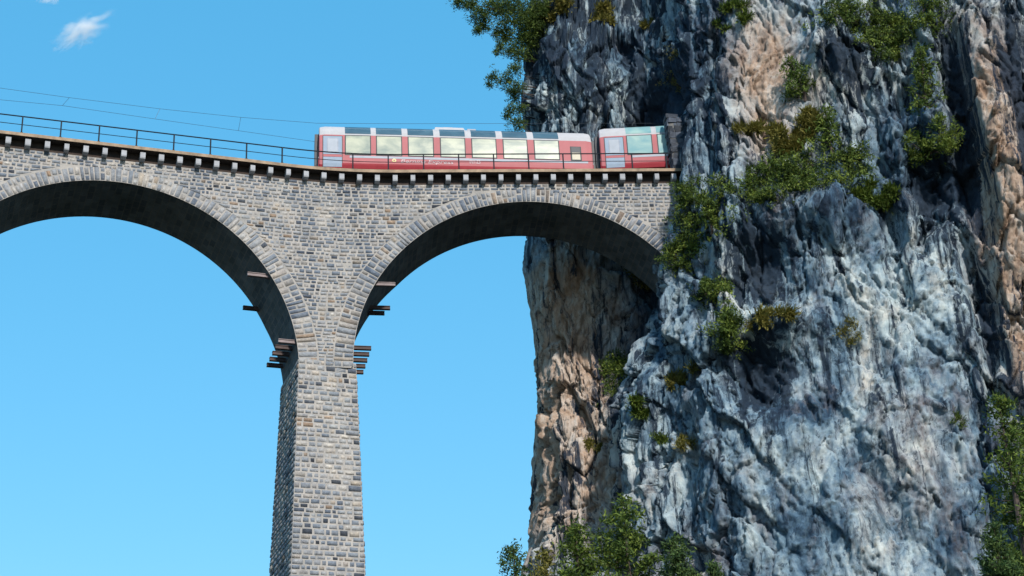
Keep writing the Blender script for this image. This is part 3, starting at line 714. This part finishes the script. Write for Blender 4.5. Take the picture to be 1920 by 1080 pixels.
# ------------------------------------------------------------------ train
SEC = [(0.0, 3.60), (.45, 3.56), (.80, 3.42), (1.03, 3.20), (1.165, 2.93), (1.24, 2.64), (1.275, 2.25), (1.30, 1.7), (1.315, 1.25), (1.32, .9), (1.31, .62), (1.26, .42), (0, .42)]
def sec_at(z):                                      # half width of the side at height z
    zs = [p[1] for p in SEC[:12]][::-1]; hs_ = [p[0] for p in SEC[:12]][::-1]; return float(np.interp(z, zs, hs_))
def shell_patch(b, x0, x1, z0, z1, off, side=-1, n=6, m=0, thick=.02):
    zs = np.linspace(z0, z1, n); ring_ = []
    for z_ in zs:
        e = .01; tz, th = 2*e, sec_at(min(z_+e, 3.59))-sec_at(z_-e); L_ = math.hypot(tz, th); nx, nz_ = tz/L_, -th/L_
        ring_.append((sec_at(z_)+nx*off, z_+nz_*off, sec_at(z_)+nx*(off-thick), z_+nz_*(off-thick)))
    v = []
    for xq in (x0, x1):
        for o_, zo, i_, zi in ring_: v += [(xq, side*o_, zo), (xq, side*i_, zi)]
    N = 2*n; fs = []
    for k in range(n-1):
        fs += [(2*k, N+2*k, N+2*k+2, 2*k+2), (2*k+1, 2*k+3, N+2*k+3, N+2*k+1), (2*k, 2*k+2, 2*k+3, 2*k+1), (N+2*k, N+2*k+1, N+2*k+3, N+2*k+2)]
    fs += [(0, 1, N+1, N), (N-2, 2*N-2, 2*N-1, N-1)]
    b.add(v, fs if side < 0 else [f[::-1] for f in fs], m)
def text_mesh(s, size, shear=0.0, spacing=1.0):
    c = bpy.data.curves.new('lettering', 'FONT'); c.body = s; c.size = size; c.shear = shear; c.extrude = .004; c.space_character = spacing; c.resolution_u = 3
    o = bpy.data.objects.new('tmp_text', c); COL.objects.link(o); bpy.context.view_layer.update()
    me = bpy.data.meshes.new_from_object(o.evaluated_get(bpy.context.evaluated_depsgraph_get())); bpy.data.objects.remove(o); bpy.data.curves.remove(c); return me
def car(label, loc, rz, tilt, Lc, door_l, panes, roof_pane_z, small=None, lettering=False, pane_m='pane', solid_end=None, ac=None):
    root = empty('railway_carriage', loc, rz, label=label, cat='train carriage', group='carriages of the red panoramic train'); root.rotation_euler = (tilt, 0, rz)
    # body shell
    b = MB(); full = SEC[:12] + [(-p[0], p[1]) for p in SEC[1:12]][::-1]; n = len(full); xs = [0, .05, .35, Lc-.35, Lc-.05, Lc]; sc = [.93, .97, 1, 1, .97, .93]
    v = []
    for xq, k in zip(xs, sc):
        for (hw, zq) in full: v.append((xq, -hw*k, 1.9 + (zq-1.9)*k))
    b.add(v, [], 0)
    for i in range(len(xs)-1):
        for j in range(n):
            j2 = (j+1) % n; zc = (full[j][1]+full[j2][1])/2; m = 1 if zc > 2.6 else (2 if zc < .55 else 0); b.f.append((i*n+j, (i+1)*n+j, (i+1)*n+j2, i*n+j2)); b.m.append(m)
    b.f.append(tuple(range(n))); b.m.append(0); b.f.append(tuple((len(xs)-1)*n+j for j in range(n))[::-1]); b.m.append(0)
    b.build('body', [M['red'], M['white'], M['dark_red']], root)
    b = MB(); shell_patch(b, .4, Lc-.4, .42, .74, .008, -1, 4); shell_patch(b, .4, Lc-.4, .42, .74, .008, 1, 4); b.build('lower_band', M['dark_red'], root)  # darker red along the foot of both sides
    for side in (-1, 1):
        b = MB(); shell_patch(b, door_l+1.5, Lc-.3, 1.10, 1.24, .010, side, 3); b.build('silver_stripe', M['silver'], root)
    # doors
    for side in (-1, 1):
        b = MB(); shell_patch(b, door_l-.04, door_l+1.10, .46, 2.56, .008, side, 8); fr = b.build('door', M['gasket'], root)
        b = MB(); shell_patch(b, door_l, door_l+1.06, 1.30, 2.52, .020, side, 6); b.build('door_leaf', M['silver_door'], fr)
        b = MB(); shell_patch(b, door_l, door_l+1.06, .50, 1.12, .020, side, 4); b.build('door_leaf', M['silver_door'], fr)
        b = MB(); shell_patch(b, door_l, door_l+1.06, 1.135, 1.285, .020, side, 3); b.build('door_leaf', M['red'], fr)
        b = MB(); shell_patch(b, door_l+.20, door_l+.86, 1.40, 2.40, .026, side, 6); wn_ = b.build('door_window', M['ac'], fr)
        b = MB(); shell_patch(b, door_l+.26, door_l+.80, 1.46, 2.34, .034, side, 6); b.build('pane', M['silver'], fr)
    for (a, c) in panes:
        for side in (-1, 1):
            b = MB(); shell_patch(b, a-.06, c+.06, 1.27, 2.64, .008, side, 7); w = b.build('window', M['gasket'], root)
            b = MB(); shell_patch(b, a, c, 1.33, 2.58, .018, side, 7); b.build('pane', M[pane_m], w)
            b = MB(); shell_patch(b, a-.05, c+.05, 2.75, 3.42, .012, side, 6); b.build('roof_window', M['roof_pane' if pane_m == 'pane' else 'cool_pane'], root)
    if small:
        a, c = small
        for side in (-1, 1):
            b = MB(); shell_patch(b, a-.05, c+.05, 1.25, 2.23, .010, side, 6); w = b.build('window', M['gasket'], root)
            b = MB(); shell_patch(b, a+.04, c-.03, 1.33, 1.80, .020, side, 4); b.build('blind', M['cream'], w)
            b = MB(); shell_patch(b, a+.02, c-.02, 1.81, 2.19, .018, side, 4); b.build('pane', M['black'], w)
    if ac:
        a0, a1, bx = ac
        b = MB(); b.hexa([(a0, -.75, 3.42), (a1, -.75, 3.42), (a1, .75, 3.42), (a0, .75, 3.42), (a0+.08, -.6, 3.70), (a1-.08, -.6, 3.70), (a1-.08, .6, 3.70), (a0+.08, .6, 3.70)]); u = b.build('roof_fairing', M['white'], root)
        b = MB()
        for q0, q1, zt in bx: b.box(q0, q1, -.5, .5, 3.5, zt+.14)
        b.build('roof_unit', M['ac'], root)
        b = MB(); b.box(a0-2.0, a0-.02, -.45, .45, 3.5, 3.63); b.box(a1+.02, a1+2.2, -.45, .45, 3.5, 3.62); b.build('roof_duct', M['white'], root)
    # ends: bellows, buffers, lamps
    for xe, sg in ((0, -1), (Lc, 1)):
        b = MB()
        for k in range(4):
            e = .012*(k % 2); xa, xb = xe+sg*(.005+.06*k), xe+sg*(.065+.06*k); b.box(min(xa, xb), max(xa, xb), -.72+e, .72-e, .85+e, 2.95-e)
        b.build('gangway_bellows', M['black'], root)
        b = MB(); b.box(min(xe, xe+sg*.03)-.0, max(xe, xe+sg*.03), -1.22, -.80, .5, 1.05); b.box(min(xe, xe+sg*.03), max(xe, xe+sg*.03), .80, 1.22, .5, 1.05); b.build('end_panel', M['dark_red'], root)
        b = MB(); b.tube([(xe, 0, .75), (xe+sg*.42, 0, .75)], .06, 10); b.disc((xe+sg*.44, 0, .75), (1, 0, 0), .17, .05); b.build('buffer', M['steel'], root)
        for sy in (-1, 1):
            b = MB(); b.disc((xe+sg*.02, sy*1.05, 1.18), (1, 0, 0), .07, .05, 12); b.build('lamp', M['white'], root)
    # underframe and bogies
    b = MB(); b.box(.6, Lc-.6, -1.05, 1.05, .30, .418); b.box(Lc*.36, Lc*.64, -.95, .95, .12, .30); b.build('underframe', M['steel'], root)
    for xb in (2.2, Lc-2.2):
        g = MB(); g.box(xb-1.15, xb+1.15, -.88, -.76, .22, .34); g.box(xb-1.15, xb+1.15, .76, .88, .22, .34); g.box(xb-.15, xb+.15, -.76, .76, .2, .298); bo = g.build('bogie', M['steel'], root)
        for dx_ in (-.75, .75):
            for sy in (-.5, .5):
                g = MB(); g.disc((xb+dx_, sy, .345), (0, 1, 0), .345, .12, 24); g.build('wheel', M['steel'], bo)
    if lettering:
        for s_, xq, zq, size, shear in (('Bernina Express', 4.62, .84, .34, .25), ('RhB', 8.60, .90, .33, .0)):
            me = text_mesh(s_, size, shear); me.materials.append(M['letter']); o = obj('lettering', me, root); o.location = (xq, -sec_at(.95)-.014, zq); o.rotation_euler = (math.pi/2, 0, 0); o.scale = (1.38 if shear else 1.2, 1, 1)
        b = MB(); b.disc((4.28, -sec_at(.98)-.01, .98), (0, 1, 0), .12, .02, 16); em = b.build('emblem', M['emblem'], root)
        b = MB(); b.disc((4.28, -sec_at(.98)-.022, .98), (0, 1, 0), .05, .012, 12); b.build('emblem_mark', M['red'], em)
        b = MB(); shell_patch(b, 3.33, 3.43, 1.9, 2.2, .012, -1, 3); b.build('class_number', M['letter'], root)
    return root
def pan(xs): return xs
s_a = None
def s_of_px(px):                                    # place along the track of a photo column, on the carriage's side
    ss_ = np.linspace(-20, 24, 2201); q = proj(P(ss_, TC+1.3, zdeck(ss_)+2.3)); return float(np.interp(px, q[:, 0], ss_))
SA, SB = s_of_px(604), s_of_px(1110)
A_, B_ = P(SA, TC, float(zdeck(SA))), P(SB, TC, float(zdeck(SB))); RZ1 = math.atan2(B_[1]-A_[1], B_[0]-A_[0]); LC = float(np.hypot(*(B_-A_)[:2]))
def xl(px): return (s_of_px(px)-SA)*LC/(SB-SA)
ZT = .80
print('wire', hu, hl); print('car length', LC, 'heading', math.degrees(RZ1))
pn = [(655, 701), (714.5, 760), (774, 818), (833, 876), (890.5, 933), (948, 990), (1005, 1048)]
c1_ = car('red carriage with seven tall panorama windows, shown whole on the viaduct', tuple(A_ + np.array([0, 0, ZT])), RZ1, 0, LC, xl(612), [(xl(a), xl(b_)) for a, b_ in pn], None,
          small=(xl(1071), xl(1088)), lettering=True, ac=(xl(823), xl(880), [(xl(841), xl(858), 3.64), (xl(885), xl(901), 3.56)]))
SC_ = s_of_px(1131); C_ = P(SC_, TC, float(zdeck(SC_))); RZ2 = HR - math.radians(7.0)
c2_ = car('red carriage with aqua windows, half inside the tunnel at the cliff', tuple(C_ + np.array([0, 0, ZT])), RZ2, 0, 15.9, .30, [(1.62, 3.02), (3.42, 4.82), (5.2, 6.6), (7.0, 8.4), (8.8, 10.2), (10.6, 12.0)], None, pane_m='cool_pane')

# ------------------------------------------------------------------ vegetation
def blades(C, Dv, ln_, wd):                         # diamond shaped leaves
    n = len(C); Dv = Dv/(np.linalg.norm(Dv, axis=1, keepdims=True)+1e-9); r = rng.normal(size=(n, 3)); S = np.cross(Dv, r); S /= np.linalg.norm(S, axis=1, keepdims=True)+1e-9
    ln_ = np.asarray(ln_).reshape(-1, 1)*np.ones((n, 1)); wd = np.asarray(wd).reshape(-1, 1)*np.ones((n, 1))
    V = np.stack([C, C+Dv*ln_*.5+S*wd*.5, C+Dv*ln_, C+Dv*ln_*.5-S*wd*.5], 1); return V
def leaf_object(name, Vs, tint, m, parent):
    V = np.concatenate(Vs); n = len(V); F_ = np.arange(n*4).reshape(n, 4)
    return obj(name, mesh_np(name, V.reshape(-1, 3), F_, [m], tint=np.clip(tint, 0, 1)), parent)
def clump_cloud(centres, nb, size, upb=.35, width=.24):
    n = len(centres); C = np.repeat(centres, nb, 0) + rng.normal(size=(n*nb, 3))*size*.32; Dv = rng.normal(size=(n*nb, 3)) + np.array([0, 0, upb])
    ln_ = size*rng.uniform(.45, 1.0, n*nb); t = np.repeat(rng.normal(.45, .17, n), nb) + rng.normal(0, .13, n*nb)
    return blades(C, Dv, ln_, ln_*width), t
def bush(name, label, px, py, wpx, hpx, m='needle', dens=1.0, cat='bush', size=.26, lean=(0, -.25, 0), group=None):
    p, nr = hit(px, py)
    if p is None: print('miss', label); return
    sc = p.length/ F_PX*1.02; rx, rz = wpx/2*sc, hpx/2*sc/.9; root = empty(name, p, label=label, cat=cat, group=group)
    nl = max(6, int(9 + 9*rx*rz)); lobes = []
    for _ in range(nl):
        a = rng.uniform(0, 2*math.pi); q = math.sqrt(rng.uniform(0, 1)); ox, oz = q*rx*math.cos(a), q*rz*math.sin(a)
        sp = surf(p.x+ox, p.z+oz); yy = (sp.y if sp is not None and abs(sp.y-p.y) < 3.0 else p.y) - rng.uniform(.05, .45)*min(1, .4+rx*.4)
        lobes.append((p.x+ox, yy, p.z+oz))
    lobes = np.array(lobes); per = max(7, int(dens*11.5*(.6+rx*rz*2.0)/max(1, nl/8)))
    cs = np.concatenate([l + rng.normal(size=(per, 3))*np.array([.13*rx+.10, .16+.05*rx, .08*rz+.06])*rng.uniform(.5, 1.7) for l in lobes]); cs[:, 1] -= .1
    V, t = clump_cloud(cs, 11, size, width=.30); loc = np.array(p); t = t + np.repeat(np.repeat(rng.normal(-.02, .2, len(lobes)), per), 11)
    # a random share of the clumps gets a paler leaf tint
    leaf_object('crown', [V - loc], t + .18*np.repeat(rng.normal(0, 1, len(cs)) > .6, 11), M[m], root)
    b = MB(); base = Vector((0, .25, -rz*.25))
    for l in lobes[: min(len(lobes), 9)]:
        e = Vector(l - loc); mid = base.lerp(e, .5) + Vector(rng.normal(size=3)*.12) + Vector((0, -.12, -.1)); b.tube([base, mid, e], [.045+.015*rx, .03, .012], 5)
    b.build('branches', M['bark'], root)
    return root
def grass(name, label, px, py, wpx, hpx, m='moss', dens=1.0, cat='grass tuft', ln=.55):
    p, nr = hit(px, py)
    if p is None: print('miss', label); return
    sc = p.length/F_PX; rx, rz = wpx/2*sc, hpx/2*sc; n = int(dens*2200*rx*rz + 300); C, Dv = [], []
    tufts = [(math.sqrt(rng.uniform())*rx*math.cos(a), math.sqrt(rng.uniform())*rz*math.sin(a)) for a in rng.uniform(0, 6.28, max(4, int(14*rx*rz)+4))]
    root_v = []
    for ox, oz in tufts:
        sp = surf(p.x+ox, p.z+oz); yy = sp.y if sp is not None and abs(sp.y-p.y) < 2.5 else p.y
        k = max(12, n//len(tufts)); c = np.array([p.x+ox, yy-.02, p.z+oz]) + rng.normal(size=(k, 3))*np.array([.14, .05, .09]); C.append(c)
        Dv.append(np.stack([rng.normal(0, .45, k), -rng.uniform(.25, 1.0, k), rng.normal(-.15, .7, k)], -1))
    C = np.concatenate(C); Dv = np.concatenate(Dv); ln_ = ln*rng.uniform(.4, 1, len(C))
    V = blades(C, Dv, ln_, ln_*.13+.01) - np.array(p); o = leaf_object(name, [V], rng.normal(.5, .2, len(C)), M[m], None)
    o.location = p; o['label'] = label; o['category'] = cat
    return o
def conifer(name, label, top, height, crown_h, width, m='spruce', base=None, dens=1.0, cat='tree', kind='spruce', lean=0.0, group=None):
    top = Vector(top); root_p = Vector(base) if base is not None else top - Vector((0, 0, height)); root = empty(name, root_p, label=label, cat=cat, group=group)
    H = top - root_p; b = MB(); nseg = 10; pts = [H*(i/nseg) + Vector((rng.normal()*.05, rng.normal()*.05, 0))*(0 < i < nseg) for i in range(nseg+1)]; r0 = .022*H.length+.03
    b.tube(pts, [r0*(1-i/nseg)+.012 for i in range(nseg+1)], 8); b.build('trunk', M['bark'], root)
    lim = MB(); cs = []; hh = .12
    while hh < crown_h:
        f = hh/crown_h; L_ = width*(.10+.90*f**.8)*rng.uniform(.65, 1.15); org = H*(1-hh/H.length)
        nb = 3 if kind == 'spruce' else 2
        for _ in range(nb):
            a = rng.uniform(0, 6.283); el = rng.uniform(-.25, .25) if kind == 'spruce' else rng.uniform(-.1, .75); d_ = Vector((math.cos(a), math.sin(a), el)); q = [org, org+d_*L_*.55+Vector((0, 0, -.04*L_)), org+d_*L_+Vector((0, 0, .10*L_))]
            lim.tube(q, [.03*f+.012, .018, .007], 5)
            k = max(2, int(L_/.13*dens))
            for u in np.linspace(.28, 1.02, k):
                c = q[0].lerp(q[1], u/.55) if u < .55 else q[1].lerp(q[2], (u-.55)/.45)
                for _ in range(2 if kind == 'spruce' else 3): cs.append(np.array(c) + rng.normal(size=3)*np.array([.10, .10, .06])*(1 if kind == 'spruce' else 1.7))
        hh += rng.uniform(.14, .26) if kind == 'spruce' else rng.uniform(.2, .42)
    cs.append(np.array(H)); cs = np.array(cs); V, t = clump_cloud(cs, 12, .27 if kind == 'spruce' else .32, .25, .30)
    leaf_object('crown', [V], t, M[m], root); lim.build('limbs', M['bark'], root)
    return root
exec_list = []
# shrubs along the left edge of the cliff, against the sky
def edge_bush(label, pts, Y=93.5, m='needle', name='edge_shrub', dens=1.0, group='shrubs along the cliff edge'):
    c0 = at(*pts[0][:2], Y); root = empty(name, tuple(c0), label=label, cat='bush', group=group); cs = []; b = MB()
    for (px, py, r) in pts:
        c = at(px, py, Y + rng.uniform(-.7, .7)); k = int(dens*(12 + r*r*.2)); rr = r*.030
        cs.append(c + rng.normal(size=(k, 3))*np.array([rr*.5, rr*.6, rr*.42])); hp = hit(1006, py+14)[0]; anchor = (hp if hp is not None and hp.y < 100 else Vector(at(1004, py+14, Y+.6))) + Vector((0, .3, 0)) - Vector(c0); e = Vector(c - c0); mid = anchor.lerp(e, .5) + Vector((0, 0, -.15)); b.tube([anchor, mid, e], [.04, .025, .01], 5)
    cs = np.concatenate(cs) - c0; V, t = clump_cloud(cs, 10, .26); leaf_object('crown', [V], t-.12, M[m], root); b.build('branches', M['bark'], root)
edge_bush('large dark pine shrub jutting from the cliff top into the sky', [(960, 20, 42), (990, 45, 40), (925, 12, 24), (900, 28, 22), (880, 8, 18), (860, 4, 14), (940, 60, 22), (905, 50, 14), (985, 75, 30), (1015, 20, 36), (895, 58, 8)], dens=1.3)
edge_bush('small dark shrub just below the big cliff-top shrub, against sky', [(958, 92, 18), (938, 88, 10), (975, 100, 18), (948, 72, 10), (932, 96, 8)])
edge_bush('dark shrub halfway down the cliff edge reaching left over sky', [(948, 152, 16), (925, 146, 12), (965, 130, 16), (972, 165, 16), (918, 160, 7), (960, 172, 10)])
edge_bush('low dark shrub on the cliff edge just above the train roof', [(972, 232, 18), (958, 205, 12), (965, 185, 12), (976, 205, 12), (950, 218, 7)])
B = bush; G = grass
G('grass_tuft', 'yellow-green grass at cliff top right of the jutting shrub', 1042, 22, 50, 50); G('grass_tuft', 'small green tuft on the dark upper cliff above the train', 1135, 26, 40, 36)
G('grass_tuft', 'tiny yellow tuft on dark rock right of two cliff-top tufts', 1216, 42, 24, 22, ln=.4); B('shrub', 'small light green shrub on rock lip above the tunnel mouth', 1268, 150, 54, 40, 'moss', size=.2)
G('grass_tuft', 'thin grass hanging on grey rock left of the ochre patch', 1375, 25, 60, 60, 'needle', .5)
B('bush', 'broad bush at the top edge right of the ochre patch', 1600, 32, 120, 56); B('bush', 'light green bush hanging at the top beside the deep cleft', 1700, 48, 130, 70, dens=1.2)
B('shrub', 'hanging green shrub trailing below the topmost broad bush', 1650, 100, 90, 44, dens=.7); B('shrub', 'dark round shrub on ledge left of the deep cleft', 1748, 272, 88, 62, dens=1.2)
G('grass_tuft', 'yellow-green grass pad on a grey step above the tunnel side', 1400, 244, 54, 26, dens=1.6); G('grass_tuft', 'long yellow-green grass drape above the big ledge bush', 1490, 240, 84, 86, dens=1.5, ln=.6)
G('grass_tuft', 'lower grass drape touching the big ledge bush', 1478, 280, 60, 34, dens=1.3); B('bush', 'biggest dark green bush sprawling on the middle ledge', 1545, 316, 170, 92, dens=1.0)
B('bush', 'bush at left end of the ledge beside the biggest bush', 1440, 352, 112, 84, dens=.8); G('grass_tuft', 'bright green grass below right end of the biggest bush', 1635, 366, 84, 46, 'needle', 1.6)
B('bush', 'bush hanging on the cliff right of the viaduct wall', 1322, 418, 104, 104, dens=.8); B('shrub', 'small dark shrub at the viaduct deck end', 1292, 358, 46, 46); B('shrub', 'shrub beside the right foot of the arch', 1272, 486, 66, 72)
B('shrub', 'mossy shrub directly under the right foot of the arch', 1210, 515, 46, 40, 'moss'); B('shrub', 'dark round shrub on pale rock below the arch foot shrub', 1336, 552, 66, 42, dens=1.3)
B('bush', 'green bush left of the brow over the dark hollow', 1362, 610, 64, 76, dens=1.2); G('grass_tuft', 'grass along the brow over the dark hollow', 1440, 594, 84, 34, 'moss', 1.0)
B('bush', 'green bush growing in the gully behind the arch', 1160, 712, 54, 110, dens=.9); G('grass_tuft', 'small tuft on pale rock near the gully bush', 1195, 770, 30, 34, 'needle')
G('grass_tuft', 'rusty tuft on a rock knob under the dark shrub', 1275, 712, 44, 36); G('grass_tuft', 'mossy patch on the lower rock knob', 1285, 830, 40, 26, ln=.35); G('grass_tuft', 'light tuft left of the lower mossy patch', 1248, 822, 30, 24, 'needle', ln=.35)
G('grass_tuft', 'moss cushion on dark rock under the warm rock face', 1115, 838, 44, 26, ln=.35); G('grass_tuft', 'faint thin tuft on pale slab right of the brow', 1590, 622, 40, 50, 'moss', .35, ln=.35)
G('grass_tuft', 'tiny tuft beside the narrow dark cleft low right', 1795, 790, 14, 40, 'needle', .6, ln=.3)
# small pines rooted on ledges
def ledge_pine(label, px, py_base, px_top, py_top, w, dens=1.0, m='needle'):
    p, _ = hit(px, py_base)
    if p is None: print('miss', label); return
    Yt = p.y - .5; t_ = at(px_top, py_top, Yt); hgt = (Vector(t_) - p).length; conifer('small_pine', label, tuple(t_), hgt, hgt*.8, w, m, base=tuple(p), dens=dens, kind='pine', group='small pines on the cliff ledges')
ledge_pine('airy small pine standing on the ledge left of the deep cleft', 1745, 250, 1725, 95, 1.0, .45)
ledge_pine('slim small pine between the grass drape and pale rock', 1560, 290, 1548, 205, .55, .7)
ledge_pine('small dark pine below the right side of the ochre patch', 1510, 190, 1482, 112, .9, .9)
ledge_pine('small pine rising from the bush right of the viaduct', 1335, 440, 1322, 370, .6, .8)
# trees in front of the cliff foot, only their tops show
def tree_top(label, px, py, Y, crown_px, width, m='spruce', kind='spruce', name='spruce_tree', dens=1.0, extra=5.0):
    t_ = at(px, py, Y); gz = 9.0 if px > 1300 else 4.0; sc = np.linalg.norm(t_)/F_PX
    conifer(name, label, tuple(t_), float(t_[2]-gz), crown_px*sc/.9+extra, width, m, kind=kind, dens=dens, group='tree tops at the foot of the cliff')
tree_top('tallest pine top at the bottom centre before the cliff', 1170, 945, 70, 140, 2.6, 'needle', 'pine', 'pine_tree', .8)
tree_top('pine top left of the tallest one at bottom centre', 1080, 990, 70, 90, 2.0, 'needle', 'pine', 'pine_tree', .9)
tree_top('narrow pointed spruce top right of the tallest pine', 1265, 1008, 68, 90, 1.9)
tree_top('low pale pine top at the cliff corner, bottom', 1018, 1040, 72, 40, 1.3, 'moss', 'pine', 'pine_tree')
tree_top('bluish tree top standing clear against the sky at bottom', 963, 1028, 84, 60, 1.5, 'spruce', 'pine', 'pine_tree', .7)
tree_top('little spruce tip at bottom edge right of the pointed spruce', 1340, 1062, 68, 30, 1.4)
tree_top('pine with pale shoots at the right edge, upper', 1872, 752, 64, 300, 2.0, 'needle', 'pine', 'pine_tree', .42)
tree_top('dense dark pine at the right edge, behind the pale one', 1915, 800, 66, 300, 2.2, 'needle', 'pine', 'pine_tree', .7)
tree_top('short dark spruce in the bottom right corner', 1862, 985, 62, 110, 1.8, 'spruce', 'spruce', 'spruce_tree', 1.0)

# ------------------------------------------------------------------ clouds: small wisps far away
def cloud(label, px, py, wpx, hpx, Y=1500.0, seed=0, rot=0.0, dens=.14):
    c = at(px, py, Y); dist = np.linalg.norm(c); a, b_ = wpx/2*dist/F_PX, hpx/2*dist/F_PX/.9
    m = bpy.data.materials.new('cloud_vapour'); m.use_nodes = True; n, l = m.node_tree.nodes, m.node_tree.links; n.remove(n['Principled BSDF'])
    v = n.new('ShaderNodeVolumePrincipled'); v.inputs['Color'].default_value = (.97, .97, 1, 1); v.inputs['Anisotropy'].default_value = -.35
    tc = n.new('ShaderNodeTexCoord'); mp = n.new('ShaderNodeMapping'); mp.inputs['Location'].default_value = (seed*3.1, seed, 0); l.new(tc.outputs['Object'], mp.inputs[0])
    nz_ = noise(n, l, mp.outputs[0], 1.5, 6, .62, 1.0); ln_ = n.new('ShaderNodeVectorMath'); ln_.operation = 'LENGTH'; l.new(tc.outputs['Object'], ln_.inputs[0])
    f = node(n, 'ShaderNodeMapRange'); l.new(ln_.outputs['Value'], f.inputs[0]); f.inputs[1].default_value = 0; f.inputs[2].default_value = 1; f.inputs[3].default_value = .27; f.inputs[4].default_value = -.34
    ad = node(n, 'ShaderNodeMath', operation='ADD'); l.new(nz_, ad.inputs[0]); l.new(f.outputs[0], ad.inputs[1])
    mr = node(n, 'ShaderNodeMapRange'); l.new(ad.outputs[0], mr.inputs[0]); mr.inputs[1].default_value = .52; mr.inputs[2].default_value = .82; mr.inputs[3].default_value = 0; mr.inputs[4].default_value = dens
    l.new(mr.outputs[0], v.inputs['Density']); l.new(v.outputs[0], n['Material Output'].inputs['Volume'])
    bm_v, bm_f = [], []; N1, N2 = 16, 10
    for i in range(N2+1):
        th = math.pi*i/N2
        for k in range(N1): ph_ = 2*math.pi*k/N1; bm_v.append((math.sin(th)*math.cos(ph_), math.sin(th)*math.sin(ph_), math.cos(th)))
    for i in range(N2):
        for k in range(N1): bm_f.append((i*N1+k, (i+1)*N1+k, (i+1)*N1+(k+1) % N1, i*N1+(k+1) % N1))
    me = mesh_np('cloud', bm_v, bm_f, [m]); o = obj('cloud', me, label=label, cat='cloud', kind='stuff'); o.location = tuple(c); o.scale = (a, a*.6, b_); o.rotation_euler = (0, rot, 0)
cloud('small wispy white cloud in the upper left sky', 152, 52, 215, 112, seed=1, rot=-.45); cloud('cloud scrap cut by the top edge of the photo, upper left', 92, 0, 84, 40, seed=4)
